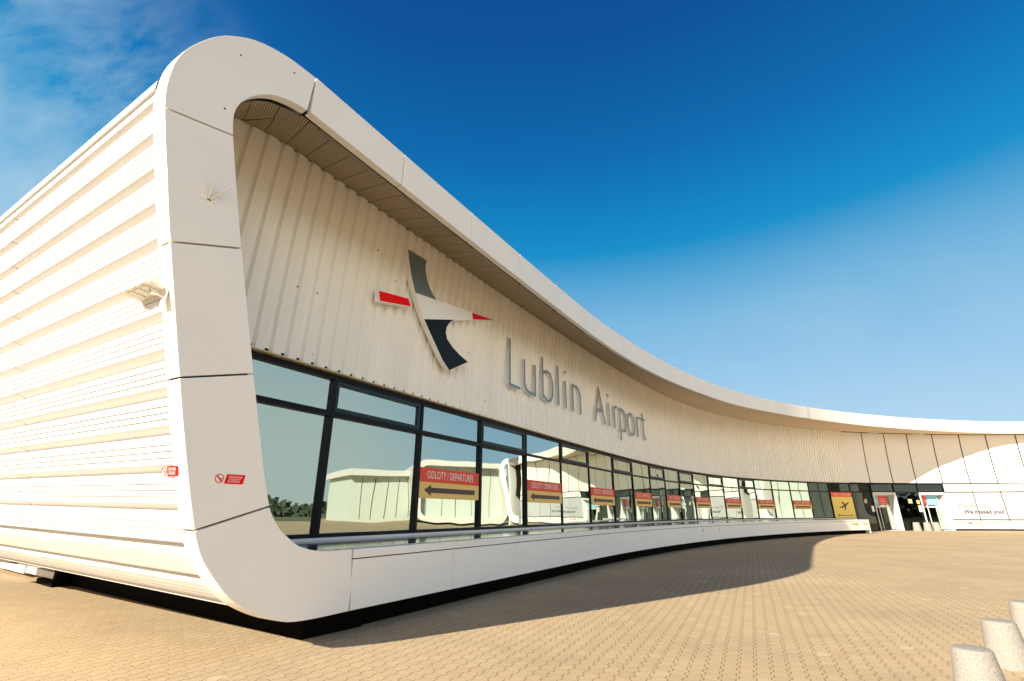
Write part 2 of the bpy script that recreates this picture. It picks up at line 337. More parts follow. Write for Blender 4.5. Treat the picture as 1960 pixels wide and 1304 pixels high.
NFX = [44, 50, 55.7, 58.2, 61.1, 63.4, 65.3, 67.6, 69.6, 71.3, 72.7, 74, 78, 110]; NFY = [4.92, 4.80, 4.56, 4.35, 3.97, 3.67, 3.33, 2.86, 2.40, 2.03, 1.80, 1.67, 1.6, 1.6]
def nf(s):       # how far the fascia stands out from the window line
    if s > 44: return float(np.mean([np.interp(s + d, NFX, NFY) for d in (-1, -.5, 0, .5, 1)]))
    t = min(max((s - 8) / 32, 0), 1); return 2.55 + 2.4 * t * t * (3 - 2 * t)
def tab(pts):
    x = np.array([p[0] for p in pts]); y = np.array([p[1] for p in pts])
    g = np.arange(-8, 112, 0.1); v = np.interp(g, x, y); v2 = v.copy()
    for i in range(len(g)):          # wider smoothing away from the rounded corner
        h = int(min(25, max(2, (g[i] + 4) * 5))); w = v[max(0, i - h):i + h + 1]; v2[i] = w.mean() if len(w) == 2 * h + 1 else v[i]
    return lambda s: float(np.interp(s, g, v2))
z_top = tab([(-3.2, 8.47), (1.2, 8.53), (3.7, 8.58), (8.2, 8.68), (10.8, 8.77), (17.4, 9.00), (25, 9.27), (30.8, 9.57), (36.9, 9.86), (45.6, 10.24), (50.3, 10.33), (54.6, 10.38), (69.4, 10.38), (72.3, 10.36), (75, 10.29), (80, 10.0), (108, 9.5)])
z_bot = tab([(-3.2, 7.74), (1.3, 7.76), (6.1, 7.84), (11.4, 7.91), (16.1, 8.00), (21.4, 8.22), (29.4, 8.50), (36.4, 8.87), (45.1, 9.22), (49.8, 9.28), (59, 9.28), (63.5, 9.26), (69, 9.22), (74.3, 9.16), (80, 9.0), (108, 8.6)])
z_clad = tab([(-4.8, 7.8), (-4.0, 8.05), (-3.4, 8.50), (-2.9, 8.72), (-2.4, 8.76), (3, 8.77), (6.4, 8.82), (10.4, 8.90), (17.4, 9.05), (25.4, 9.22), (36.8, 9.41), (44, 9.50), (51, 9.50), (58, 9.47), (63.5, 9.45), (69, 9.33), (75, 9.21), (84, 8.8), (108, 8.3)])
def lean(z, s):
    t = max(0.0, (z - 4.5) / (z_clad(s) - 4.5)); return 0.12 + 0.31 * t * t
ZB, ZT, ZTR = 1.15, 4.44, 3.60

# ------------------------------------------------------------------ mesh helpers
class MB:
    def __init__(self): self.v = []; self.f = []; self.uv = None
    def quad(self, a, b, c, d): self.poly([a, b, c, d])
    def poly(self, pts):
        i = len(self.v); self.v += [tuple(map(float, p)) for p in pts]; self.f.append(tuple(range(i, i + len(pts))))
    def grid(self, rows, close=False):
        i = len(self.v); h = len(rows); w = len(rows[0])
        for r in rows: self.v += [tuple(map(float, p)) for p in r]
        for a in range(h - 1):
            for b in range(w - 1 + (1 if close else 0)):
                c = (b + 1) % w
                self.f.append((i + a * w + b, i + a * w + c, i + (a + 1) * w + c, i + (a + 1) * w + b))
        return self
    def hexa(self, p):     # 8 points: bottom loop 0-3, top loop 4-7
        i = len(self.v); self.v += [tuple(map(float, q)) for q in p]
        for f in ((0, 3, 2, 1), (4, 5, 6, 7), (0, 1, 5, 4), (1, 2, 6, 5), (2, 3, 7, 6), (3, 0, 4, 7)):
            self.f.append(tuple(i + k for k in f))
        return self
    def sbox(self, s0, s1, n0, n1, z0, z1, k=1):      # box following the facade curve
        for j in range(k):
            a = s0 + (s1 - s0) * j / k; b = s0 + (s1 - s0) * (j + 1) / k
            self.hexa([P(a, n1, z0), P(b, n1, z0), P(b, n0, z0), P(a, n0, z0), P(a, n1, z1), P(b, n1, z1), P(b, n0, z1), P(a, n0, z1)])
        return self
    def fbox(self, F, a0, a1, c0, c1, z0, z1):        # box in a flat frame F(a, c, z)
        return self.hexa([F(a0, c1, z0), F(a1, c1, z0), F(a1, c0, z0), F(a0, c0, z0), F(a0, c1, z1), F(a1, c1, z1), F(a1, c0, z1), F(a0, c0, z1)])
    def prism(self, F, outline, c0, c1):              # outline [(a, z)] extruded from c0 (back) to c1 (front)
        i = len(self.v); n = len(outline)
        self.v += [tuple(map(float, F(a, c1, z))) for a, z in outline] + [tuple(map(float, F(a, c0, z))) for a, z in outline]
        tri = geometry.tessellate_polygon([[Vector((a, z, 0)) for a, z in outline]])
        for t in tri:
            self.f.append(tuple(i + k for k in t)); self.f.append(tuple(i + n + k for k in reversed(t)))
        for k in range(n):
            q = (k + 1) % n; self.f.append((i + k, i + n + k, i + n + q, i + q))
        return self
    def tube(self, pts, r0, r1=None, seg=14, cap=True):
        r1 = r0 if r1 is None else r1; pts = [Vector(p) for p in pts]; rings = []
        for k, p in enumerate(pts):
            d = (pts[min(k + 1, len(pts) - 1)] - pts[max(k - 1, 0)]).normalized()
            u = d.orthogonal().normalized(); w = d.cross(u); r = r0 + (r1 - r0) * k / max(1, len(pts) - 1)
            rings.append([p + u * r * math.cos(2 * math.pi * j / seg) + w * r * math.sin(2 * math.pi * j / seg) for j in range(seg)])
        self.grid(rings, close=True)
        if cap: self.poly(rings[0]); self.poly(rings[-1])
        return self
    def lathe(self, c, prof, seg=40):
        self.grid([[(c[0] + r * math.cos(2 * math.pi * j / seg), c[1] + r * math.sin(2 * math.pi * j / seg), c[2] + z) for j in range(seg)] for r, z in prof], close=True)
        return self
ORG = {}
def part(name, mb, m, parent=None, smooth=False, label=None, bevel=0.0):
    me = D.meshes.new(name); o = D.objects.new(name, me); COL.objects.link(o)
    org = ORG[parent.name] if parent else (np.mean([v[0] for v in mb.v]), np.mean([v[1] for v in mb.v]), min(v[2] for v in mb.v))
    org = tuple(float(q) for q in org)
    me.from_pydata([(v[0] - org[0], v[1] - org[1], v[2] - org[2]) for v in mb.v], [], mb.f); me.update()
    import bmesh
    bm = bmesh.new(); bm.from_mesh(me)
    if mb.uv is None: bmesh.ops.remove_doubles(bm, verts=bm.verts, dist=1e-5)
    if len(bm.faces) > 1: bmesh.ops.recalc_face_normals(bm, faces=bm.faces)
    if bevel: bmesh.ops.bevel(bm, geom=[e for e in bm.edges if len(e.link_faces) == 2 and e.calc_face_angle() > 0.6], offset=bevel, segments=2, affect='EDGES', profile=0.5)
    bm.to_mesh(me); bm.free()
    if mb.uv is not None:
        l = me.uv_layers.new(name='UVMap')
        for p in me.polygons:
            for li in p.loop_indices: l.data[li].uv = mb.uv[me.loops[li].vertex_index]
    me.materials.append(MATS[m])
    if smooth:
        for p in me.polygons: p.use_smooth = True
    ORG[o.name] = org
    if parent: o.parent = parent
    else: o.location = org
    if label: o['label'] = label
    return o
def thing(name, loc, label, cat, group=None):
    o = D.objects.new(name, None); COL.objects.link(o); o.location = loc; o.empty_display_size = 0.3
    ORG[o.name] = tuple(float(q) for q in loc); o['label'] = label; o['category'] = cat
    if group: o['group'] = group
    return o
def tag(o, label, cat, group=None):
    o['label'] = label; o['category'] = cat
    if group: o['group'] = group
    return o
def struct(name, mb, m, kind='structure'):
    o = part(name, mb, m); o['kind'] = kind; return o
def text_mesh(mb, body, F, a0, z0, height, width=None, c=0.0, thick=0.0, slant=0.0, bold=0.0):
    cu = D.curves.new('t', 'FONT'); cu.body = body; cu.resolution_u = 3; cu.shear = slant; cu.offset = bold
    ob = D.objects.new('t', cu); COL.objects.link(ob)
    me = D.meshes.new_from_object(ob.evaluated_get(bpy.context.evaluated_depsgraph_get()))
    D.objects.remove(ob); D.curves.remove(cu)
    xs = [v.co.x for v in me.vertices]; ys = [v.co.y for v in me.vertices]
    x0, x1, y0, y1 = min(xs), max(xs), min(ys), max(ys); sy = height / (y1 - y0); sx = (width / (x1 - x0)) if width else sy
    i = len(mb.v); mb.v += [tuple(map(float, F(a0 + (v.co.x - x0) * sx, c, z0 + (v.co.y - y0) * sy))) for v in me.vertices]
    mb.f += [tuple(i + k for k in p.vertices) for p in me.polygons]
    D.meshes.remove(me); return mb
def bayframe(k, c_off=0.0):       # flat frame of window bay between mullion k and k+1 (k counts from 1)
    a, b = XY[k - 1], XY[k]; ex = (b - a) / np.hypot(*(b - a)); en = np.array([ex[1], -ex[0]])
    return (lambda x, c, z: (a[0] + ex[0] * x + en[0] * (c + c_off), a[1] + ex[1] * x + en[1] * (c + c_off), z)), float(np.hypot(*(b - a)))

# ------------------------------------------------------------------ ground
g = MB(); g.quad((-1500, -1500, -.006), (1500, -1500, -.006), (1500, 1500, -.006), (-1500, 1500, -.006)); struct('field', g, 'field_grass')
g = MB(); g.quad((-70, -45, 0), (100, -45, 0), (100, 90, 0), (-70, 90, 0)); struct('paved_forecourt', g, 'block_paving')

# ------------------------------------------------------------------ the terminal
T = thing('airport_terminal', P(0, 0, 0), 'long curved white airport terminal with a rounded shell-like front frame and ribbon windows', 'building')

# fascia ring outlines at the left end: (s, z) on the face n = 2.55
ring_out = [(-1.3, .29), (-1.86, .285), (-2.26, .30), (-2.5, .35), (-2.72, .43), (-2.91, .52), (-3.08, .62), (-3.24, .75), (-3.38, .9), (-3.5, 1.04), (-3.6, 1.18), (-3.72, 1.45), (-3.79, 1.65), (-4.09, 2.61), (-4.42, 3.76), (-4.59, 4.36), (-4.76, 4.97), (-4.92, 5.6), (-5.01, 5.92), (-5.08, 6.22), (-5.12, 6.48), (-5.125, 6.70), (-5.11, 6.93), (-5.05, 7.18), (-4.94, 7.43), (-4.82, 7.65), (-4.68, 7.85), (-4.52, 8.01), (-4.35, 8.15), (-4.16, 8.26), (-3.95, 8.34), (-3.69, 8.41), (-3.24, 8.46)]
ring_in = [(-1.39, 1.10), (-1.73, 1.105), (-1.91, 1.11), (-2.09, 1.13), (-2.22, 1.16), (-2.34, 1.20), (-2.47, 1.28), (-2.61, 1.38), (-2.7, 1.47), (-2.8, 1.60), (-2.87, 1.74), (-2.95, 1.95), (-3.09, 2.40), (-3.37, 3.30), (-3.68, 4.34), (-4.0, 5.43), (-4.19, 6.14), (-4.27, 6.44), (-4.31, 6.65), (-4.32, 6.78), (-4.30, 6.92), (-4.26, 7.04), (-4.19, 7.17), (-4.1, 7.30), (-4.0, 7.41), (-3.87, 7.52), (-3.73, 7.60), (-3.51, 7.68), (-3.28, 7.73)]
def resample(pts, p0, p1, n):
    pts = np.array(pts); dd = catmull(pts, 8); L = np.r_[0, np.cumsum(np.hypot(*np.diff(dd, axis=0).T))]
    def near(p): return L[np.argmin(np.hypot(*(dd - np.array(p)).T))]
    a, b = near(p0), near(p1); t = np.linspace(a, b, n)
    return np.c_[np.interp(t, L, dd[:, 0]), np.interp(t, L, dd[:, 1])]
joints = [((-1.30, .29), (-1.39, 1.10)), ((-3.73, 1.41), (-2.88, 1.66)), ((-4.20, 3.01), (-3.35, 3.27)), ((-4.61, 4.62), (-3.84, 4.88)), ((-5.08, 6.22), (-4.28, 6.44)), ((-3.24, 8.46), (-3.28, 7.73))]
FN, RB = 2.55, 2.27; SEND = 78.4
gap = 0.012
for k in range(5):
    n = 26 if k in (0, 4) else 5
    o_ = resample(ring_out, joints[k][0], joints[k + 1][0], n); i_ = resample(ring_in, joints[k][1], joints[k + 1][1], n)
    def trim(a):
        L = np.r_[0, np.cumsum(np.hypot(*np.diff(a, axis=0).T))]; t = np.linspace(gap, L[-1] - gap, len(a)); return np.c_[np.interp(t, L, a[:, 0]), np.interp(t, L, a[:, 1])]
    o_, i_ = trim(o_), trim(i_)
    rows = []
    for a, b in zip(o_, i_):
        rows.append([P(a[0], RB, a[1]), P(a[0], FN, a[1]), P(b[0], FN, b[1]), P(b[0], FN - .15, b[1])])
    mb = MB(); mb.grid(rows, close=True); mb.poly(rows[0]); mb.poly(rows[-1])
    part('fascia_panel', mb, 'cream_panel', T, bevel=0.006)
for a, z in ((-4.42, 7.75), (-3.62, 8.2), (-4.45, 6.75)):
    mb = MB(); mb.tube([P(a, FN - .01, z), P(a, FN + .003, z)], .014, seg=10); part('fixing_plug', mb, 'hole_black', T)
# dark backing behind the joints
mb = MB(); rows = []
o_ = resample(ring_out, ring_out[0], ring_out[-1], 70); i_ = resample(ring_in, ring_in[0], ring_in[-1], 70)
for a, b in zip(o_, i_):
    m_ = (a + b) / 2; a2 = a + (m_ - a) * .05; b2 = b + (m_ - b) * .05
    rows.append([P(a2[0], RB + .05, a2[1]), P(a2[0], FN - .10, a2[1]), P(b2[0], FN - .10, b2[1]), P(b2[0], FN - .14, b2[1])])
mb.grid(rows, close=True); mb.poly(rows[0]); mb.poly(rows[-1]); part('fascia_backing', mb, 'joint_dark', T)

def far(s, n, z): return P(SEND - 3.4 - s, n - FN + nf(SEND - 3.4), z * (z_top(SEND - 2) / 8.47))
for k in range(5):
    n = 16 if k in (0, 4) else 5
    o_ = resample(ring_out, joints[k][0], joints[k + 1][0], n); i_ = resample(ring_in, joints[k][1], joints[k + 1][1], n)
    rows = [[far(a[0], RB, a[1]), far(a[0], FN, a[1]), far(b[0], FN, b[1]), far(b[0], RB, b[1])] for a, b in zip(o_, i_)]
    mb = MB(); mb.grid(rows, close=True); mb.poly(rows[0]); mb.poly(rows[-1]); part('fascia_panel', mb, 'cream_panel', T)
# upper fascia panels
s = -3.24; k = 0
while s < SEND - 2.2:
    w = 2.165 if k == 0 else 2.42; e = s + w; mb = MB(); nseg = 4; rows = []
    for j in range(nseg + 1):
        q = s + gap + (w - 2 * gap) * j / nseg; n1 = nf(q); zt, zb = z_top(q), z_bot(q)
        rows.append([P(q, n1 - .28, zt), P(q, n1, zt), P(q, n1, zb), P(q, n1 - .15, zb)])
    mb.grid(rows, close=True); mb.poly(rows[0]); mb.poly(rows[-1]); part('fascia_panel', mb, 'cream_panel', T, bevel=0.006)
    s = e; k += 1
STOP = s
def sweep(name, m, s0, s1, fn, step=1.0, close=True, smooth=False, label=None):
    n = max(2, int((s1 - s0) / step)); rows = [fn(s0 + (s1 - s0) * j / n) for j in range(n + 1)]
    mb = MB(); mb.grid(rows, close=close)
    if close: mb.poly(rows[0]); mb.poly(rows[-1])
    return part(name, mb, m, T, smooth=smooth, label=label)
sweep('fascia_backing', 'joint_dark', -3.35, STOP, lambda q: [P(q, nf(q) - .23, z_top(q) - .04), P(q, nf(q) - .10, z_top(q) - .04), P(q, nf(q) - .10, z_bot(q) + .04), P(q, nf(q) - .14, z_bot(q) + .04)])
# lower band: panels with a coping strip, standing on a recessed black plinth
BEND = 50.6
s = -1.36; k = 0
while s < BEND - .1:
    w = min(2.47, BEND - s); rows = []; rows2 = []
    for j in range(4):
        q = s + .006 + (w - .012) * j / 3; n1 = nf(q); r_ = .28
        rows.append([P(q, n1 - r_, .29), P(q, n1, .29), P(q, n1, .962), P(q, n1 - r_, .962)])
        rows2.append([P(q, n1 - r_, .978), P(q, n1, .978), P(q, n1, 1.10), P(q, n1 - r_, 1.10)])
    for rr in (rows, rows2):
        mb = MB(); mb.grid(rr, close=True); mb.poly(rr[0]); mb.poly(rr[-1]); part('band_panel' if rr is rows else 'coping', mb, 'cream_panel', T, bevel=0.004)
    s += w; k += 1
sweep('band_backing', 'joint_dark', -1.3, BEND - .02, lambda q: [P(q, nf(q) - .22, .33), P(q, nf(q) - .05, .33), P(q, nf(q) - .05, 1.07), P(q, nf(q) - .22, 1.07)])
# ledge between band and windows, and the sill upstand
for k in range(0, 19):
    a = -2.35 if k == 0 else SM[k - 1]; b = min(SM[k], BEND - .1)
    if b - a < .1: continue
    mb = MB(); rows = [[P(a + .006 + (b - a - .012) * j / 3, nf(a) - .27, 1.045), P(a + .006 + (b - a - .012) * j / 3, .10, 1.06)] for j in range(4)]
    rows = [[P(q, nf(q) - .27, 1.096), P(q, .10, 1.100)] for q in np.linspace(a + .006, b - .006, 4)]
    mb.grid(rows)
    part('ledge_sheet', mb, 'ledge_metal', T)
sweep('sill', 'cream_panel', -3.0, SM[20], lambda q: [P(q, .02, 1.06), P(q, .09, 1.06), P(q, .09, 1.148), P(q, .02, 1.148)])
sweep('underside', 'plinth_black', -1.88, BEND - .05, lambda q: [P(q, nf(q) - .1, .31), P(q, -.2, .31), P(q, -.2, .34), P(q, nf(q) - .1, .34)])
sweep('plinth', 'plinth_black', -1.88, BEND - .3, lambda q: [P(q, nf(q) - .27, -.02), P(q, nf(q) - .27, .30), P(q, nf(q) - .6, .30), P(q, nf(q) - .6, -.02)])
# band end cap
mb = MB(); mb.sbox(BEND, BEND + .05, 0, nf(BEND), .05, 1.10); part('band_end', mb, 'cream_panel', T)

# side wall: ribbed siding extruded away from the ring
U3 = np.array([-.8532, .5211, .0192]); SIDE = 8.9
prof_in = resample(ring_out, (-2.91, .52), (-5.125, 6.62), 900)
Ld = np.r_[0, np.cumsum(np.hypot(*np.diff(prof_in, axis=0).T))]
tv = np.gradient(prof_in, Ld, axis=0); nrm = np.c_[tv[:, 1], -tv[:, 0]]        # towards the building
if nrm[400, 0] < 0: nrm = -nrm
MODS = [(0, .0), (.030, .062), (.065, .108), (.098, .132), (.118, .132), (.150, .0), (.2215, .0), (.2250, .030), (.2310, .030), (.2345, .0), (.2965, .0), (.3000, .030), (.3060, .030), (.3095, .0), (.3715, .0), (.3750, .030), (.3810, .030), (.3845, .0)]
prof = []
a0 = float(np.interp(1.21, prof_in[:, 1], Ld)) - .375 - .90
while a0 < Ld[-1]:
    for da, dep in MODS:           # da runs upwards; the shaded recess sits under each plank edge
        a = a0 + (.45 - da)
        prof.append((a, dep))
    a0 += .45
prof = sorted([p for p in prof if .01 <= p[0] <= Ld[-1]] + [(0, .0)])
pts = []
for a, dep in prof:
    c = np.array([np.interp(a, Ld, prof_in[:, 0]), np.interp(a, Ld, prof_in[:, 1])]); nn = np.array([np.interp(a, Ld, nrm[:, 0]), np.interp(a, Ld, nrm[:, 1])]); nn /= np.hypot(*nn)
    c = c + nn * (dep + .02); pts.append(c)
def side_pt(c, t, n=RB): q = P(c[0], n, c[1]); return (q[0] + U3[0] * t, q[1] + U3[1] * t, q[2] + U3[2] * t)
mb = MB()
for b, e in ((0.0, 5.2), (5.215, SIDE)):
    mb.grid([[side_pt(c, b) for c in pts], [side_pt(c, e) for c in pts]])
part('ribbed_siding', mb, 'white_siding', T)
# backing shell, underside and roof edge of the side wall
bk = [prof_in[k] + nrm[k] * .20 for k in range(0, 900, 45)] + [prof_in[-1] + nrm[-1] * .20]
mb = MB(); mb.grid([[side_pt(c, 0) for c in bk], [side_pt(c, SIDE - .05) for c in bk]]); part('side_backing', mb, 'joint_dark', T)
cap = [(-5.14, 6.60), (-5.14, 6.74), (-4.9, 6.78), (-4.9, 6.60)]
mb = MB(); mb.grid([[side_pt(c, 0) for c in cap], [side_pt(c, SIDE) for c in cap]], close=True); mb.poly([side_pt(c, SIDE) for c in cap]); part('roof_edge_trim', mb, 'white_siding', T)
# end rim of the side wall
o2 = resample(ring_out, (-3.0, .56), (-5.125, 6.7), 40); mb = MB(); rows = []
for c in o2:
    rows.append([side_pt(c, SIDE), side_pt(c, SIDE + .25), side_pt(c + np.array([.5, 0.05]), SIDE + .25), side_pt(c + np.array([.5, 0.05]), SIDE)])
mb.grid(rows, close=True); part('side_rim', mb, 'cream_panel', T)
# plinth under the side wall
c0 = plan(-1.88, 2.28); du = np.array([-.824, .566]); dn = np.array([.566, .824])
mb = MB(); mb.hexa([(*(c0), -.02), (*(c0 + du * 9.7), -.02), (*(c0 + du * 9.7 + dn), -.02), (*(c0 + dn), -.02), (*(c0), .7), (*(c0 + du * 9.7), .7), (*(c0 + du * 9.7 + dn), .7), (*(c0 + dn), .7)]); part('plinth', mb, 'plinth_black', T)

# ribbed cladding above the windows
mb = MB(); cols = []; pitch = .345; s = -4.4
zs = [0, .02, .15, .3, .45, .6, .75, .9, 1.0]
while s < SM[20] - .02:
    for ds, dn_ in ((0, .0), (.185, .0), (.222, -.078), (.308, -.078)):
        q = min(s + ds, SM[20]); zc = z_clad(q); zl = 4.475
        cols.append([P(q, lean(zl + (zc - zl) * t, q) + dn_ + .02, zl + (zc - zl) * t + (.03 if t == 1 else 0)) for t in zs])
    s += pitch
mb.grid(cols); part('ribbed_cladding', mb, 'rib_cladding', T)
mb = MB(); s = -4.4
while s < SM[20] - .3:
    q0, q1 = s + .225, s + .305; mb.quad(P(q0, .068, 4.500), P(q1, .068, 4.500), P(q1, .068, 4.555), P(q0, .068, 4.555)); s += pitch
part('valley_shade', mb, 'hole_black', T)  # dark quads painted for the shade inside the open rib valleys
sweep('cladding_lip', 'paper_cream', -4.4, SM[20], lambda q: [P(q, .03, 4.445), P(q, .175, 4.445), P(q, .175, 4.472), P(q, .03, 4.472)], step=.8)
sweep('cladding_backing', 'joint_dark', -4.4, SEND, lambda q: [P(q, .03, 4.50), P(q, .06, 7.0), P(q, .25, z_clad(q) + .1), P(q, -.1, z_clad(q) + .1), P(q, -.1, 4.5)], step=1.3)

# flat wall panels above and beside the entrance
for k in range(21, 29):
    a, b = SM[k - 1], SM[k]; g0 = .0 if k == 21 else .05; g1 = .05
    def frow(z0, z1, nn=5):
        return [[P(q, lean(z, q) - (.06 if z > 4.5 else .12) + .04, z) for z in (np.linspace(z0, z1, nn) if z1 < 9 and True else np.linspace(z0, z1, nn))] for q in np.linspace(a + g0, b - g1, 3)]
    zc = z_clad((a + b) / 2)
    rows = [[P(q, lean(z, q) + .02, z) for z in np.linspace(4.50, z_clad(q) - .06, 6)] for q in np.linspace(a + g0, b - g1, 3)]
    mb = MB(); mb.grid(rows); part('wall_panel', mb, 'flat_panel', T)
    if k >= 25:
        for z0, z1 in ((3.68, 4.40), (1.04, 3.58), (.16, .94)):
            mb = MB(); F, L = bayframe(k); mb.fbox(F, .05, L - .05, -.02, .06 if z0 > 1 else .10, z0, z1); part('wall_panel', mb, 'poster_panel' if 1 < z1 < 3.7 and z0 > 1 else ('white_gloss' if z1 < 3.7 else 'flat_panel'), T)
        mb = MB(); mb.fbox(F, 0, L, -.05, .0, .0, 4.5); part('panel_backing', mb, 'joint_dark', T)

# soffit: perforated panels between the fascia and the wall, one per fascia bay
def soffit_row(q):
    return [P(q, nf(q) - .21 - (nf(q) - .21 - .44) * t, z_bot(q) + .03 + (z_clad(q) - z_bot(q) - .03) * t) for t in (0, .25, .5, .75, 1)]
edges = [-3.24, -1.075]
while edges[-1] < SEND - 2: edges.append(edges[-1] + 2.42)
for k in range(len(edges) - 1):
    a, b = edges[k], edges[k + 1]; mb = MB(); mb.uv = []; rows = []
    for q in np.linspace(a, b, 5):
        r = soffit_row(q); rows.append(r); acc = 0
        for j, pnt in enumerate(r):
            if j: acc += (Vector(pnt) - Vector(r[j - 1])).length
            mb.uv.append((q + 10 - .36 * acc, acc))
    mb.grid(rows); part('soffit_panel', mb, 'perforated_soffit', T)
    if k < 12:
        mb = MB(); rr = []
        for q in np.linspace(a + .35, b - .35, 4):
            n1, z1 = nf(q), z_bot(q); rr.append([P(q, n1 - .26, z1 + .01), P(q, n1 - .19, z1 + .005), P(q, n1 - .19, z1 + .06), P(q, n1 - .26, z1 + .06)])
        mb.grid(rr, close=True); mb.poly(rr[0]); mb.poly(rr[-1]); part('strip_lamp', mb, 'strip_lamp', T)
# corner piece of the soffit, following the rounded inner edge of the ring
mb = MB(); mb.uv = []; rows = []
ii = resample(ring_in, (-4.30, 6.55), (-3.24, 7.73), 22)
for idx, c in enumerate(ii):
    t1 = idx / 21; es = -3.24 - 1.2 * (1 - t1); end = np.array([es, z_clad(es)])
    r = []
    for t in (0, .25, .5, .75, 1): r.append(P(c[0] + (end[0] - c[0]) * t, RB + .05 - (RB + .05 - .44) * t, c[1] + .03 * t + (end[1] - c[1]) * t)); mb.uv.append((6.76 - (1 - t1) * 1.6 - .36 * t * 2.1, t * 2.1))
    rows.append(r)
mb.grid(rows); part('soffit_panel', mb, 'perforated_soffit', T)
mb = MB(); ii = resample(ring_in, (-2.34, 1.20), (-4.0, 5.43), 20); mb.grid([[P(c[0], RB, c[1]), P(c[0] - .25, -.1, c[1])] for c in ii]); part('inner_reveal', mb, 'cream_panel', T)
sweep('soffit_slot', 'joint_dark', -3.24, SEND, lambda q: [P(q, nf(q) - .13, z_bot(q) + .05), P(q, nf(q) - .30, z_bot(q) + .09)], close=False)

# roof and rear
sweep('roof', 'roof_grey', -3.24, SEND, lambda q: [P(q, nf(q) - .25, z_top(q) - .1), P(q, .3, z_clad(q) + .14), P(q, -3, z_clad(q) + .1), P(q, -16, z_clad(q) - .3)], step=1.5, close=False)
sweep('rear_wall', 'white_siding', -3, SEND, lambda q: [P(q, -16, z_clad(q) - .3), P(q, -16, 0)], step=3, close=False)
mb = MB(); mb.sbox(SEND - .3, SEND, -16, nf(SEND) - .1, .05, z_bot(SEND) + .3); part('end_wall', mb, 'white_siding', T)
mb = MB(); rows = []
oo = resample(ring_out, (-5.01, 5.92), (-3.24, 8.46), 24); ii = resample(ring_in, (-4.19, 6.14), (-3.28, 7.73), 24)
for idx in range(24):
    c = oo[idx] * .78 + ii[idx] * .22; c9 = oo[idx] * .15 + ii[idx] * .85; t1 = idx / 23; rows.append([P(c[0], RB + .02, c[1]), P(c9[0], RB + .0, c9[1]), P(-3.24 - .9 * (1 - t1), .32, 6.4 + (8.95 - 6.4) * (1 - (1 - t1) ** 2.2)), P(-3.24 - .9 * (1 - t1), -6, 6.4 + (8.9 - 6.4) * (1 - (1 - t1) ** 2.2))])
mb.grid(rows); part('roof', mb, 'roof_grey', T)
# interior
sweep('interior_floor', 'interior_floor', -2.5, SEND - 1, lambda q: [P(q, -.05, .12 if q > SM[20] else .6), P(q, -9, .12 if q > SM[20] else .6)], close=False)
sweep('interior_ceiling', 'interior_dark', SM[18], SEND - 1, lambda q: [P(q, -.12, 4.42), P(q, -9, 4.42)], close=False)
sweep('interior_ceiling', 'interior_wall', -2.9, SM[18], lambda q: [P(q, -.12, 4.42), P(q, -9, 4.42)], close=False)
sweep('interior_wall', 'interior_wall', -2.5, SM[18], lambda q: [P(q, -6, .6), P(q, -6, 4.42)], step=2, close=False)
sweep('interior_wall', 'interior_dark', SM[18], SM[25], lambda q: [P(q, -8, .1), P(q, -8, 4.42)], step=2, close=False)
mb = MB(); mb.quad(P(-2.55, -.6, .6), P(-2.5, -6, .6), P(-3.0, -6, 4.4), P(-3.0, -.6, 4.4)); part('interior_wall', mb, 'interior_wall', T)
for k in range(1, 20, 1):
    mb = MB(); q = SM[k] - .35; mb.sbox(q, q + .16, -.55, -.25, .6, 4.42); part('interior_column', mb, 'interior_wall', T)

# windows
VENT = {1, 3, 5, 7, 9, 11, 13, 15}
def window(k, a_off=0.0, z0=ZB, zmid=ZTR):
    if k == 0:
        a, b = plan(-3.3, 0), XY[0]
        ex = (b - a) / np.hypot(*(b - a)); en = np.array([ex[1], -ex[0]]); F = lambda x, c, z: (a[0] + ex[0] * x + en[0] * c, a[1] + ex[1] * x + en[1] * c, z); L = float(np.hypot(*(b - a)))
    else: F, L = bayframe(k)
    fr = MB(); w = .045 if k < 4 else .032; pr = .05 if k < 4 else .012; hb = .055 if k < 4 else .042
    fr.fbox(F, 0, w, -.12, pr, z0, 4.44); fr.fbox(F, L - w, L, -.12, pr, z0, 4.44)
    fr.fbox(F, w, L - w, -.12, pr - .005, 4.33, 4.44); fr.fbox(F, w, L - w, -.12, pr - .005, zmid - hb, zmid + hb); fr.fbox(F, w, L - w, -.12, pr - .005, z0, z0 + .07)
    f = part('window', fr, 'frame_dark', T)
    tl = [random.uniform(-.010, .010) for _ in range(4)]
    p = MB(); p.quad(F(w, -.035 + tl[0], z0 + .06), F(L - w, -.035 + tl[1], z0 + .06), F(L - w, -.035 + tl[1] + tl[2], zmid - .03), F(w, -.035 + tl[0] + tl[2], zmid - .03)); part('pane', p, 'window_glass' if k < 19 else 'door_glass', f)
    p = MB(); p.quad(F(w, -.03, zmid + .05), F(L - w, -.03, zmid + .05), F(L - w, -.03, 4.34), F(w, -.03, 4.34)); part('pane', p, 'window_glass' if k < 19 else 'door_glass', f)
    if k in VENT:
        v = MB(); t = .085; za, zb = zmid + .06, 4.325
        v.fbox(F, w + .005, w + t, -.02, .03, za, zb); v.fbox(F, L - w - t, L - w - .005, -.02, .03, za, zb); v.fbox(F, w + t, L - w - t, -.02, .03, za, za + t); v.fbox(F, w + t, L - w - t, -.02, .03, zb - t, zb)
        part('vent_frame', v, 'frame_blue', f)
for k in range(0, 21): window(k)
for k in (18, 19, 20):
    F, L = bayframe(k); mb = MB(); mb.fbox(F, .01, L - .01, -.1, .04, .02, 1.14); part('wall_panel', mb, 'flat_panel', T)
for k in (21, 23): window(k, z0=.02)
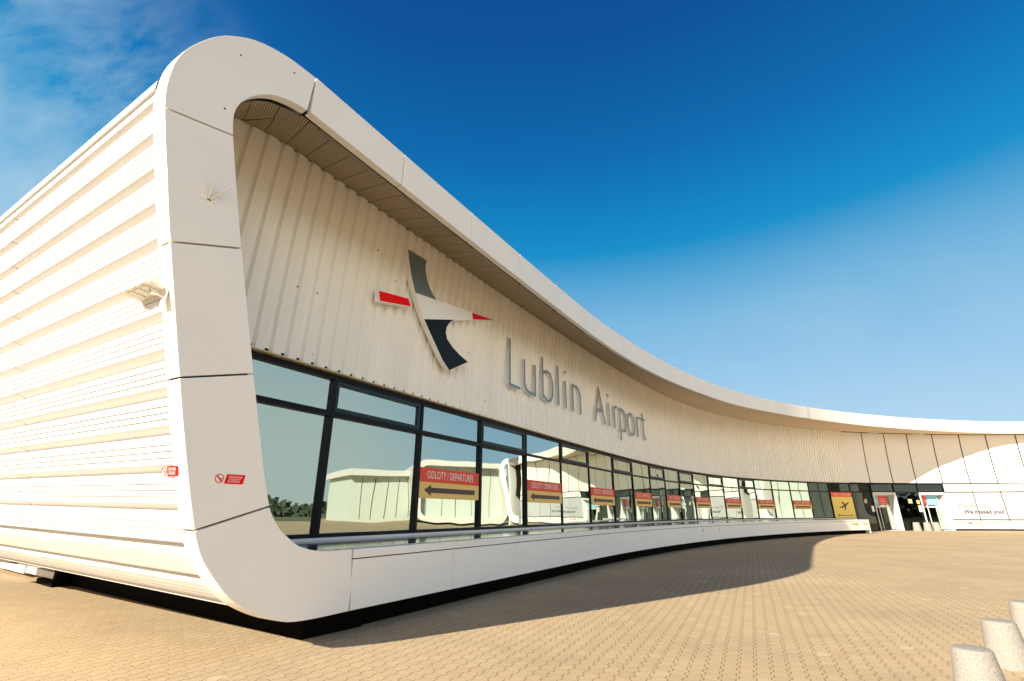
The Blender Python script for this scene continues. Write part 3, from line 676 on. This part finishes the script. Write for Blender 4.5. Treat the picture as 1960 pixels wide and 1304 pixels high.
# upper lights above the two entrances
def upper_light(k):
    F, L = bayframe(k); fr = MB(); w = .05
    fr.fbox(F, 0, w, -.12, .05, 3.6, 4.44); fr.fbox(F, L - w, L, -.12, .05, 3.6, 4.44); fr.fbox(F, w, L - w, -.12, .045, 4.34, 4.44); fr.fbox(F, w, L - w, -.12, .045, 3.60, 3.68)
    f = part('window', fr, 'frame_dark', T); p = MB(); p.quad(F(w, -.03, 3.68), F(L - w, -.03, 3.68), F(L - w, -.03, 4.34), F(w, -.03, 4.34)); part('pane', p, 'door_glass', f)
for k in (22, 24): upper_light(k)
# entrance lobbies: white portal frames with glazed sliding doors set back
def entrance(k):
    F, L = bayframe(k); e = thing('entrance', F(L / 2, 0, 0), 'x', 'entrance')
    mb = MB(); mb.fbox(F, .0, .09, -.75, .10, 0, 3.58); mb.fbox(F, L - .24, L, -.75, .10, 0, 3.58); mb.fbox(F, .09, L - .24, -.75, .10, 3.36, 3.58); part('portal_frame', mb, 'white_gloss', e, bevel=.01)
    mb = MB(); mb.fbox(F, .09, L - .24, -.74, .06, .0, .05); part('threshold', mb, 'white_gloss', e)
    W = L - .33; x0 = .09
    mb = MB(); mb.fbox(F, x0, x0 + W, -.55, -.47, 2.16, 2.30); mb.fbox(F, x0, x0 + W, -.55, -.47, 3.25, 3.36)
    for x in (x0, x0 + W * .36, x0 + W * .72): mb.fbox(F, x, x + .07, -.55, -.47, .05, 3.25)
    mb.fbox(F, x0 + W - .07, x0 + W, -.55, -.47, .05, 3.25); part('door_frame', mb, 'white_gloss', e)
    for x in (x0 + .07, x0 + W * .36 + .07):
        p = MB(); p.quad(F(x, -.51, .05), F(x + W * .36 - .07, -.51, .05), F(x + W * .36 - .07, -.51, 2.16), F(x, -.51, 2.16)); part('door_leaf', p, 'door_glass', e)
    p = MB(); p.quad(F(x0 + W * .72 + .07, -.51, .05), F(x0 + W - .07, -.51, .05), F(x0 + W - .07, -.51, 3.25), F(x0 + W * .72 + .07, -.51, 3.25)); part('side_light', p, 'window_glass', e)
    p = MB(); p.quad(F(x0 + .07, -.52, 2.30), F(x0 + W * .72, -.52, 2.30), F(x0 + W * .72, -.52, 3.25), F(x0 + .07, -.52, 3.25)); part('transom_light', p, 'window_glass', e)
    return e
e1 = entrance(22); e1['label'] = 'white framed glass entrance nearest the yellow poster, blue banner left of red'
e2 = entrance(24); e2['label'] = 'white framed glass entrance behind the bollards, beside the large white poster wall'
for e in (e1, e2): e['group'] = 'entrances of the terminal'
def banner(k, u0, u1, m, label, words):
    F, L = bayframe(k); W = L - .33; x0 = .09
    o = thing('banner', F(x0 + W * (u0 + u1) / 2, -.45, 2.42), label, 'banner', 'banners over the entrance doors')
    mb = MB(); mb.fbox(F, x0 + W * u0, x0 + W * u1, -.455, -.440, 2.40, 3.26); part('banner_sheet', mb, m, o)
    t = MB()
    for j, wd in enumerate(words): text_mesh(t, wd, F, x0 + W * (u0 + .12 * (u1 - u0)), 2.98 - .2 * j - .1, .10, W * (u1 - u0) * .72, c=-.432)
    part('lettering', t, 'sign_white', o)
banner(22, .06, .33, 'sky_blue_banner', 'pale blue banner over the left entrance, beside the yellow poster', ['INFO', 'LINIA'])
banner(22, .40, .80, 'banner_red', 'larger red banner over the left entrance', ['ODLOTY', 'DEPARTURES', 'WEJŚCIE'])
banner(24, .06, .36, 'banner_red', 'narrow red banner over the right entrance', ['PRZYLOTY', 'ARRIVALS'])
banner(24, .40, .84, 'sky_blue_banner', 'wide pale blue banner over the right entrance', ['INFO', 'ARRIVALS'])

# downlights in the soffit above the entrance
for q, lb in ((59.6, 'round recessed downlight in the soffit above the left entrance'), (64.9, 'round recessed downlight in the soffit above the right entrance')):
    r = soffit_row(q); c = Vector(r[0]).lerp(Vector(r[4]), .86); o = thing('downlight', (c.x, c.y, c.z - .03), lb, 'downlight', 'downlights over the entrances')
    mb = MB(); mb.lathe((c.x, c.y, c.z - .10), [(.0, .0), (.45, .0), (.52, .03), (.52, .12)], 24); part('trim_ring', mb, 'white_gloss', o, smooth=True)

# ------------------------------------------------------------------ departures signs on the windows
ORD = ['nearest and largest of the nine', 'second from the left of the nine', 'third from the left of the nine', 'fourth from the left of the nine', 'middle one of the nine', 'sixth from the left of the nine', 'seventh from the left of the nine', 'eighth from the left of the nine', 'farthest right of the nine, nearest the yellow poster']
for j, k in enumerate(range(2, 20, 2)):
    F, L = bayframe(k); o = thing('departures_sign', F(L / 2, 0, 1.96), 'red and yellow departures sign, ' + ORD[j], 'sign', 'departures signs on the windows')
    x0, x1 = .06, L - .06; zt = 2.73 - .0; zm = 2.37; zb = 1.97
    mb = MB(); mb.fbox(F, x0, x1, .0, .012, zm, zt); part('header_panel', mb, 'sign_red', o)
    mb = MB(); mb.fbox(F, x0, x1, .0, .012, zb, zm - .001); part('arrow_panel', mb, 'sign_yellow', o)
    t = MB(); text_mesh(t, 'ODLOTY / DEPARTURES', F, x0 + .32, zm + .09, .20, x1 - x0 - .62, c=.016); part('lettering', t, 'sign_white', o)
    a = MB(); zc = (zm + zb) / 2
    a.prism(F, [(x0 + .22, zc), (x0 + .50, zc + .14), (x0 + .50, zc + .065), (x1 - .22, zc + .065), (x1 - .22, zc - .065), (x0 + .50, zc - .065), (x0 + .50, zc - .14)], .012, .016); part('arrow', a, 'arrow_brown', o)
# yellow departures poster beside the entrance
F, L = bayframe(20)
o = thing('departures_poster', F(L / 2, 0, 1.2), 'tall yellow poster with an aeroplane and arrow, left of the entrance', 'poster')
mb = MB(); mb.fbox(F, .05, L - .05, .055, .07, 1.2, 3.12); part('poster_sheet', mb, 'poster_yellow', o)
mb = MB(); mb.fbox(F, .05, L - .05, .055, .07, 3.121, 3.55); part('header_panel', mb, 'sign_red', o)
t = MB(); text_mesh(t, '< ODLOTY / DEPARTURES', F, .25, 3.24, .19, L - .5, c=.075); part('lettering', t, 'sign_white', o)
a = MB(); a.prism(F, [(.35, 1.42), (.62, 1.54), (.62, 1.45), (2.4, 1.45), (2.4, 1.39), (.62, 1.39), (.62, 1.30)], .07, .075); part('arrow', a, 'arrow_brown', o)
a = MB()
cx, cz = 1.55, 2.35
def rot(p, ang=.42): return (cx + p[0] * math.cos(ang) - p[1] * math.sin(ang), cz + p[0] * math.sin(ang) + p[1] * math.cos(ang))
a.prism(F, [rot(p) for p in [(-.55, -.02), (-.50, -.09), (.45, -.09), (.62, -.03), (.60, .03), (.45, .06), (-.45, .05), (-.62, .20), (-.70, .20), (-.62, .02)]], .07, .075)
a.prism(F, [rot(p) for p in [(-.10, .05), (.16, .05), (-.12, .42), (-.24, .42)]], .07, .076); a.prism(F, [rot(p) for p in [(-.12, -.09), (.14, -.09), (-.16, -.40), (-.28, -.40)]], .07, .076)
part('aeroplane_symbol', a, 'arrow_brown', o)

# poster wall "Welcome back! We missed you!"
F, L = bayframe(25)
o = thing('welcome_lettering', F(L, .1, 1.3), 'faint grey words Welcome back We missed you on the white wall panels', 'lettering')
t = MB(); text_mesh(t, 'Welcome back!', lambda a, c, z: bayframe(25)[0](a, c, z) if a < L else bayframe(26)[0](a - L, c, z), .85, 2.15, .34, 3.1, c=.067, bold=.012); part('first_line', t, 'text_pale', o)
t = MB(); text_mesh(t, 'We missed you!', lambda a, c, z: bayframe(25)[0](a, c, z) if a < L else bayframe(26)[0](a - L, c, z), 1.25, 1.45, .50, 3.7, c=.068, bold=.035); part('second_line', t, 'text_grey', o)
for a0_, w_, h_, m_, lb in ((.75, .22, .16, 'paper_cream', 'small orange sticker at the foot of the white poster wall, leftmost of three'), (1.35, .36, .16, 'sign_red', 'small red sticker at the foot of the white poster wall'), (2.0, .75, .2, 'paper_cream', 'long tan sticker at the foot of the white poster wall')):
    F, L = bayframe(25); mb = MB(); mb.fbox(F, a0_, min(a0_ + w_, L - .04), .10, .106, .62, .62 + h_); tag(part('sticker', mb, m_), lb, 'sticker', 'stickers at the foot of the white wall')
for q, w_, h_, m_, lb in ((20.7, .42, .17, 'text_grey', 'grey sticker on the low band under the windows'), (23.2, .30, .16, 'banner_red', 'small red sticker on the low band under the windows'), (47.7, 1.1, .14, 'paper_cream', 'long tan sticker on the low band near its right end'), (49.6, .7, .12, 'paper_cream', 'short tan sticker at the very end of the low band')):
    mb = MB(); mb.sbox(q, q + w_, nf(q) + .002, nf(q) + .009, .72, .72 + h_); tag(part('sticker', mb, m_), lb, 'sticker')

# notices behind the entrance glazing
for k, x, z, w_, h_, m_, lb in ((21, 1.45, 2.55, .32, .38, 'paper_cream', 'cream notice on the dark glass left of the entrances'), (23, 1.25, 2.55, .42, .40, 'paper_cream', 'cream notice on the dark glass between the two entrances'), (21, 2.15, 1.75, .3, .55, 'sign_white', 'white notice by the left jamb of the left entrance'), (23, 2.2, 1.75, .3, .6, 'sign_white', 'white notice by the left jamb of the right entrance'), (23, 2.15, 2.5, .3, .35, 'sign_yellow', 'orange notice above the white one by the right entrance')):
    F, L = bayframe(k); mb = MB(); mb.fbox(F, x, x + w_, -.02, -.012, z, z + h_); tag(part('notice', mb, m_), lb, 'notice', 'notices on the entrance glazing')

# ------------------------------------------------------------------ emblem on the cladding
FW = lambda a, c, z: P(a, c, z)
o = thing('airport_emblem', P(2.2, .3, 5.4), 'large three-dimensional bird-shaped aircraft emblem in grey, white, black and red on the ribbed wall', 'emblem')
grey = [(1.45, 8.19), (2.2, 8.21), (2.17, 8.05), (2.19, 7.86), (2.27, 7.65), (2.40, 7.46), (2.55, 7.32), (2.73, 7.22), (1.85, 7.09), (1.74, 7.29), (1.63, 7.55), (1.52, 7.88)]
white = [(1.85, 7.09), (2.73, 7.22), (4.45, 7.47), (4.50, 7.26), (3.57, 6.92), (2.26, 6.48), (2.05, 6.76)]
tip = [(4.45, 7.47), (5.67, 7.65), (4.50, 7.26)]
black = [(2.26, 6.48), (3.57, 6.92), (3.42, 6.82), (3.31, 6.70), (3.22, 6.56), (3.20, 6.39), (3.28, 6.23), (3.52, 6.08), (3.88, 5.94), (4.31, 5.83), (3.44, 5.36), (3.13, 5.57), (2.83, 5.88), (2.54, 6.18)]
body = [(1.43, 8.21), (2.22, 8.23), (2.19, 8.05), (2.21, 7.87), (2.29, 7.66), (2.42, 7.48), (2.57, 7.34), (2.74, 7.245), (4.45, 7.49), (5.71, 7.665), (4.50, 7.24), (3.57, 6.90), (3.43, 6.80), (3.33, 6.69), (3.24, 6.56), (3.22, 6.40), (3.30, 6.25), (3.53, 6.10), (3.89, 5.96), (4.35, 5.83), (3.43, 5.34), (3.11, 5.56), (2.81, 5.87), (2.52, 6.17), (2.24, 6.48), (2.03, 6.76), (1.83, 7.09), (1.72, 7.28), (1.61, 7.55), (1.50, 7.88)]
mb = MB(); mb.prism(FW, body, .30, .445); part('emblem_body', mb, 'rib_cladding', o)
for nm, pl, m_ in (('upper_wing', grey, 'logo_grey'), ('fuselage', white, 'logo_white'), ('nose_tip', tip, 'tip_red'), ('lower_wing', black, 'logo_black')):
    mb = MB(); mb.prism(FW, pl, .44, .452); part(nm, mb, m_, o)
mb = MB(); mb.prism(FW, [(.56, 6.655), (1.61, 6.85), (1.735, 6.63), (.62, 6.355)], .30, .445); part('tail_body', mb, 'rib_cladding', o)
mb = MB(); mb.prism(FW, [(.58, 6.62), (1.6, 6.82), (1.71, 6.64), (.64, 6.38)], .44, .452); part('tail_face', mb, 'pure_red', o)
mb = MB()
for a_, z_ in ((1.9, 7.8), (2.9, 6.9), (4.2, 7.3), (2.9, 6.1), (3.7, 5.7), (.9, 6.5), (1.5, 6.7)): mb.tube([P(a_, .1, z_), P(a_, .32, z_)], .03, seg=8)
part('standoffs', mb, 'letter_steel', o)

# ------------------------------------------------------------------ big lettering
def stroke(mb_f, mb_s, pts, w=.10, closed=False, c0=.27, c1=.345):
    pts = [np.array(p, float) for p in pts]; n = len(pts); L_, R_ = [], []
    for i in range(n):
        a = pts[(i - 1) % n] if (closed or i > 0) else pts[i]; b = pts[(i + 1) % n] if (closed or i < n - 1) else pts[i]
        d1 = pts[i] - a if np.any(pts[i] != a) else b - pts[i]; d2 = b - pts[i] if np.any(pts[i] != b) else d1
        d1 = d1 / np.hypot(*d1); d2 = d2 / np.hypot(*d2); n1 = np.array([-d1[1], d1[0]]); n2 = np.array([-d2[1], d2[0]]); m = n1 + n2; m /= np.hypot(*m)
        h = w / 2 / max(.45, float(m @ n1)); L_.append(pts[i] + m * h); R_.append(pts[i] - m * h)
    rows_f = [[P(l[0], c1 + .004, l[1]), P(r[0], c1 + .004, r[1])] for l, r in zip(L_, R_)]
    rows_s = [[P(l[0], c1, l[1]), P(l[0], c0, l[1]), P(r[0], c0, r[1]), P(r[0], c1, r[1])] for l, r in zip(L_, R_)]
    if closed: rows_f.append(rows_f[0]); rows_s.append(rows_s[0])
    mb_f.grid(rows_f); mb_s.grid(rows_s, close=True)
    if not closed: mb_s.poly(rows_s[0]); mb_s.poly(rows_s[-1])
def arc(cx, cz, rx, rz, a0, a1, n=10): return [(cx + rx * math.cos(math.radians(a0 + (a1 - a0) * i / n)), cz + rz * math.sin(math.radians(a0 + (a1 - a0) * i / n))) for i in range(n + 1)]
B_, X_, C_ = 5.76, 6.93, 7.42
def LET(ch, s):
    if ch == 'L': return [([(s, C_), (s, B_), (s + .72, B_)], 0)]
    if ch == 'u': return [([(s, X_)] + arc(s + .42, B_ + .40, .42, .40, 180, 270) + [(s + .84, B_ + .0), (s + .84, X_)], 0)]
    if ch == 'b': return [([(s, C_), (s, B_ + .08)] + arc(s + .42, B_ + .42, .44, .44, 225, 360, 8) + arc(s + .42, X_ - .42, .44, .42, 0, 120, 8) + [(s + .04, X_ - .16)], 0)]
    if ch == 'l': return [([(s, C_), (s, B_)], 0)]
    if ch == 'i': return [([(s, X_), (s, B_)], 0), ([(s, C_ - .02), (s, C_ - .15)], 0)]
    if ch == 'n': return [([(s, B_), (s, X_), (s + .04, X_)] + arc(s + .40, X_ - .40, .42, .40, 90, 0) + [(s + .82, B_)], 0)]
    if ch == 'A': return [([(s, B_), (s + .62, C_), (s + 1.24, B_)], 0), ([(s + .24, B_ + .60), (s + 1.0, B_ + .60)], 0)]
    if ch == 'r': return [([(s, B_), (s, X_)], 0), ([(s, X_ - .22)] + arc(s + .34, X_ - .30, .34, .30, 150, 70, 6), 0)]
    if ch == 'p': return [([(s, B_ - .52), (s, X_), (s + .04, X_)] + arc(s + .42, X_ - .42, .44, .42, 90, 0) + arc(s + .42, B_ + .42, .44, .42, 0, -110) + [(s + .08, B_ + .05)], 0)]
    if ch == 'o': return [(arc(s + .54, (B_ + X_) / 2, .54, .60, 0, 345, 23), 1)]
    if ch == 't': return [([(s, C_ - .12), (s, B_ + .30)] + arc(s + .24, B_ + .24, .24, .24, 180, 280, 6), 0), ([(s - .35, X_), (s + .36, X_)], 0)]
o = thing('name_lettering', P(14, .2, 5.6), 'raised steel letters reading Lublin Airport on the ribbed wall right of the emblem', 'lettering')
for ch, s in (('L', 6.95), ('u', 8.0), ('b', 9.48), ('l', 10.90), ('i', 11.62), ('n', 12.36), ('A', 14.92), ('i', 16.78), ('r', 17.56), ('p', 18.40), ('o', 19.60), ('r', 21.16), ('t', 22.22)):
    f_, s_ = MB(), MB()
    for pl, cl in LET(ch, s): stroke(f_, s_, pl, closed=bool(cl))
    so_ = part('letter', s_, 'letter_steel', o); part('letter_face', f_, 'letter_face', so_)

# ------------------------------------------------------------------ no smoking signs
def nosmoke(F, label):
    o = thing('no_smoking_sign', F(.2, 0, 0), label, 'sign', 'no smoking signs')
    cx, cz, r = .07, .055, .052
    mb = MB(); mb.prism(F, arc(cx, cz, r, r, 0, 352, 40), .0, .003); part('disc', mb, 'sign_white', o)
    mb = MB(); rows = [[F(cx + math.cos(t) * r, .0045, cz + math.sin(t) * r), F(cx + math.cos(t) * (r - .010), .0045, cz + math.sin(t) * (r - .010))] for t in np.linspace(0, 2 * math.pi, 37)]
    mb.grid(rows); mb.quad(F(cx - .042, .0045, cz + .030), F(cx - .030, .0045, cz + .042), F(cx + .042, .0045, cz - .030), F(cx + .030, .0045, cz - .042)); part('red_ring', mb, 'pure_red', o)
    mb = MB(); mb.prism(F, [(cx - .005, cz - .012), (cx + .036, cz - .004), (cx + .036, cz + .006), (cx - .005, cz - .002)], .003, .004); part('cigarette', mb, 'hole_black', o)
    mb = MB(); mb.prism(F, [(.135, 0), (.155, .11), (.385, .11), (.365, 0)], .0, .003); part('red_panel', mb, 'pure_red', o)
    t = MB(); text_mesh(t, 'ZAKAZ PALENIA', F, .175, .066, .027, .17, c=.0045, slant=.2); text_mesh(t, 'NO SMOKING', F, .172, .016, .027, .15, c=.0045, slant=.2); t.quad(F(.18, .0045, .052), F(.335, .0045, .052), F(.335, .0045, .0555), F(.18, .0045, .0555)); part('lettering', t, 'sign_white', o)
nosmoke(lambda a, c, z: P(-3.62 + a, 2.552 + c, 1.93 + z), 'round no smoking symbol and slanted red sign on the cream end frame')
def FS(a, c, z):    # on the side wall, reading towards the ring
    zz = 2.00 + z; q = np.interp(zz, prof_in[:, 1], prof_in[:, 0]); p_ = side_pt((q, zz), .28 - a)
    return (p_[0] - .5 * (c + .006), p_[1] - .866 * (c + .006), p_[2])
nosmoke(FS, 'no smoking sign on the white ribbed side wall, partly hidden by the frame')

# ------------------------------------------------------------------ flagpole holder on the end frame
o = thing('flag_holder', P(-4.37, FN, 5.31), 'small square wall bracket with two short tubes for flags on the end frame', 'flag holder')
mb = MB(); mb.sbox(-4.48, -4.28, FN + .001, FN + .012, 5.31, 5.51); part('base_plate', mb, 'cream_panel', o, bevel=.003)
for ds, nm in ((-.02, 0), (.16, 1)):
    p0 = P(-4.385 + .02 * nm, FN + .012, 5.345); p1 = P(-4.385 + .02 * nm + ds, FN + .13, 5.58)
    mb = MB(); mb.tube([p0, p1], .015, seg=14, cap=False); part('flag_tube', mb, 'fixture_white', o, smooth=True)
    mb = MB(); v0 = Vector(p0).lerp(Vector(p1), .97); mb.tube([v0, Vector(p0).lerp(Vector(p1), .98)], .0145, seg=12); part('tube_bore', mb, 'hole_black', o)
mb = MB(); mb.sbox(-4.40, -4.345, FN + .012, FN + .016, 5.325, 5.352); part('rust_mark', mb, 'rust', o)

# ------------------------------------------------------------------ floodlight on the side
A0 = np.array(side_pt((-4.50, 4.03), -.14)); Odir = np.array([-.5, -.866, 0]); Ud = U3; UP = np.array([0, 0, 1.0])
def W(o_, u, z): return tuple(A0 + Odir * o_ + Ud * u + UP * z)
o = thing('floodlight', W(0, 0, -.2), 'slim white LED floodlight on an arm from the side of the end frame', 'floodlight')
def wbox(mb, o0, o1, u0, u1, z0, z1): mb.hexa([W(o0, u0, z0), W(o1, u0, z0), W(o1, u1, z0), W(o0, u1, z0), W(o0, u0, z1), W(o1, u0, z1), W(o1, u1, z1), W(o0, u1, z1)])
mb = MB(); wbox(mb, .002, .012, -.05, .07, -.18, .16); part('wall_plate', mb, 'fixture_white', o, bevel=.002)
mb = MB(); mb.tube([W(.01, .02, -.06), W(.07, .06, -.04), W(.10, .14, -.02), W(.11, .16, .02)], .013, seg=12); part('arm', mb, 'fixture_white', o, smooth=True)
mb = MB()
def HW(o_, u, z): return W(-.02 + o_, .06 + u, .03 + z + o_ * .10)
hp = [(-.0, 0), (.02, -.04), (.20, -.04), (.24, 0)]
rows = []
for u, sc in ((-.03, .6), (.0, 1), (.55, 1), (.62, .75)):
    rows.append([HW(.12 + (a - .12) * sc, u, z) for a, z in ((0, .0), (.0, .035), (.24, .035), (.24, 0))])
mb.grid(rows, close=True); mb.poly(rows[0]); mb.poly(rows[-1]); part('lamp_head', mb, 'fixture_white', o)
for j in range(3):
    mb = MB(); u0 = .06 + j * .17; mb.hexa([HW(a, u, z) for z in (-.010, 0) for a, u in ((.04, u0), (.20, u0), (.20, u0 + .12), (.04, u0 + .12))]); part('lens', mb, 'fixture_glass', o)
mb = MB()
for j in range(6):
    u0 = .05 + (j // 2) * .19 + (j % 2) * .055; mb.hexa([HW(a, u, z) for z in (-.012, .012) for a, u in ((.225, u0), (.246, u0), (.246, u0 + .03), (.225, u0 + .03))])
part('cooling_fins', mb, 'fixture_glass', o)

# ------------------------------------------------------------------ low rail on the ground at the far left
a_, b_, c_ = np.array([-15.6, 16.15]), np.array([-12.82, 14.15]), np.array([-10.6, 12.55])
o = thing('barrier_rail', (c_[0], c_[1], 0), 'low white tubular rail with a black foot beside the side wall', 'rail')
def beam(p, q, w, z0, z1):
    d = (q - p) / np.hypot(*(q - p)); n = np.array([-d[1], d[0]]) * w; return [(*(p - n), z0), (*(q - n), z0), (*(q + n), z0), (*(p + n), z0), (*(p - n), z1), (*(q - n), z1), (*(q + n), z1), (*(p + n), z1)]
mb = MB(); mb.hexa(beam(a_, b_, .11, .10, .33)); part('beam', mb, 'white_gloss', o, bevel=.02)
mb = MB(); mb.hexa(beam(b_ + (c_ - b_) * .01, c_, .07, .13, .29)); part('beam', mb, 'white_gloss', o, bevel=.015)
for t in (.25, .62):
    q = a_ + (b_ - a_) * t; mb = MB(); mb.tube([(q[0], q[1], .30), (q[0] - .05, q[1] + .05, .60)], .05, seg=10); part('bracket', mb, 'white_gloss', o)
mb = MB(); mb.hexa(beam(c_ + np.array([-.9, .65]), c_ + np.array([.15, -.1]), .16, 0, .12)); mb.hexa(beam(c_ + np.array([-.12, .1]), c_ + np.array([.1, -.07]), .10, .12, .36)); part('foot', mb, 'plinth_black', o, bevel=.01)

# ------------------------------------------------------------------ bollards
bol = MB(); bol.lathe((0, 0, 0), [(.205, 0), (.205, .02), (.150, .430), (.146, .442), (.136, .450), (.122, .453), (0, .455)], 48)
def bollard(x, y, sc, label, group):
    mb = MB(); mb.v = [(v[0] * sc + x, v[1] * sc + y, v[2] * sc) for v in bol.v]; mb.f = bol.f
    tag(part('bollard', mb, 'concrete_bollard', smooth=True), label, 'bollard', group)
for x, y, lb in ((4.17, 5.08, 'front concrete bollard of the right-hand row, nearest the bottom edge'), (5.54, 6.27, 'second concrete bollard from the front in the right-hand row'), (7.06, 7.51, 'third concrete bollard of the right-hand row, cut by the picture edge'), (8.6, 8.78, 'fourth concrete bollard of the right-hand row, just at the picture edge')):
    bollard(x, y, 1.0, lb, 'concrete bollards in a row at the right')
for px, lb in ((61.9, 'leftmost of three pale bollards in front of the entrances'), (63.05, 'middle of three pale bollards in front of the entrances'), (64.0, 'rightmost of three pale bollards in front of the entrances')):
    q = plan(px, .9); bollard(q[0], q[1], 1.72, lb, 'pale bollards at the entrances')

# ------------------------------------------------------------------ surroundings that the glass reflects
def wing(name, A, B, depth, H, label, low=False):
    A, B = np.array(A), np.array(B); ex = (B - A) / np.hypot(*(B - A)); L = float(np.hypot(*(B - A))); en = np.array([ex[1], -ex[0]])
    if en[0] > 0: en = -en
    F = lambda a, c, z: (A[0] + ex[0] * a + en[0] * c, A[1] + ex[1] * a + en[1] * c, z)
    o = thing(name, F(L / 2, -depth / 2, 0), label, 'building')
    def rr(inset, r, n=8):
        x0, x1, z0, z1 = inset, L - inset, .3 + inset, H - inset; pts = []
        for cx, cz, a in ((x1 - r, z1 - r, 0), (x0 + r, z1 - r, 90), (x0 + r, z0 + r, 180), (x1 - r, z0 + r, 270)): pts += [(cx + r * math.cos(math.radians(a + 90 * i / n)), cz + r * math.sin(math.radians(a + 90 * i / n))) for i in range(n + 1)]
        return pts
    oo, ii = rr(0, 1.6), rr(.85, 1.1)
    mb = MB(); mb.grid([[F(p[0], -.4, p[1]), F(p[0], 0, p[1]), F(q[0], 0, q[1]), F(q[0], -2.2, q[1])] for p, q in zip(oo + oo[:1], ii + ii[:1])]); part('fascia_ring', mb, 'wing_white', o)
    mb = MB(); mb.grid([[F(p[0], -.4, p[1]), F(p[0], -depth, p[1])] for p in oo + oo[:1]]); part('side_wall', mb, 'wing_white', o)
    for zz in np.arange(1.2, H - 1, .55):
        mb = MB(); mb.fbox(F, -.03, .0, -depth, -.8, zz, zz + .07); mb.fbox(F, L, L + .03, -depth, -.8, zz, zz + .07); part('siding_groove', mb, 'paper_cream', o)
    mb = MB(); mb.quad(F(.8, -2, .5), F(L - .8, -2, .5), F(L - .8, -2, H - .8), F(.8, -2, H - .8)); part('wall', mb, 'interior_wall', o)
    for a in np.arange(2.5, L - 1, 2.4):
        mb = MB(); mb.fbox(F, a, a + .06, -2, -1.96, 1.2, H - .9); part('joint', mb, 'joint_dark', o)
pa, pb = P(SEND + 5.5, 1.0, 0), None
ca, cb = np.array([-14.65, 8.46]), None
def polar(R_, deg): return ca + R_ * np.array([math.cos(math.radians(deg)), math.sin(math.radians(deg))])
wing('shell_wing', polar(84, 29.2), polar(80, 19.6), 26, 9.6, 'second white shell-fronted wing beyond the picture edge, seen in the windows')
A_, B_2 = polar(92, 18.6), polar(88, 12.0); ex_ = (B_2 - A_) / np.hypot(*(B_2 - A_)); en_ = np.array([ex_[1], -ex_[0]]); en_ = -en_ if en_[0] > 0 else en_; LL = float(np.hypot(*(B_2 - A_)))
FF = lambda a, c, z: (A_[0] + ex_[0] * a + en_[0] * c, A_[1] + ex_[1] * a + en_[1] * c, z)
lb_ = thing('low_block', FF(LL / 2, -6, 0), 'low flat-roofed white block beside the second wing, seen in the windows', 'building')
mb = MB(); mb.fbox(FF, 0, LL, -12, 0, 0, 7.3); part('wall', mb, 'interior_wall', lb_)
mb = MB(); mb.fbox(FF, -.8, LL + .8, -12.5, 1.4, 7.3, 8.3); part('roof', mb, 'wing_white', lb_)
for a in np.arange(.8, LL, 2.1):
    mb = MB(); mb.fbox(FF, a, a + .10, -.02, .02, .5, 7.0); part('joint', mb, 'joint_dark', lb_)
tr = MB(); rnd = random.Random(7)
for i in range(7000):
    ang = math.radians(rnd.uniform(-75, 40)); R = rnd.uniform(230, 330); x, y = R * math.cos(ang), R * math.sin(ang)
    hh = (9 + 3 * math.sin(ang * 9) * math.sin(ang * 23)) * (1 - abs(rnd.gauss(0, .25))); z = rnd.uniform(0, max(2, hh)); r = rnd.uniform(1.0, 2.4)
    n_ = Vector((rnd.gauss(0, 1), rnd.gauss(0, 1), rnd.gauss(0, 1))).normalized(); u = n_.orthogonal(); w = n_.cross(u); c = Vector((x, y, z))
    tr.poly([c + u * r * rnd.uniform(.6, 1), c + w * r * rnd.uniform(.6, 1), c - u * r * rnd.uniform(.6, 1), c - w * r * rnd.uniform(.6, 1)])
struct('far_wood', tr, 'leaf_dark', 'stuff')
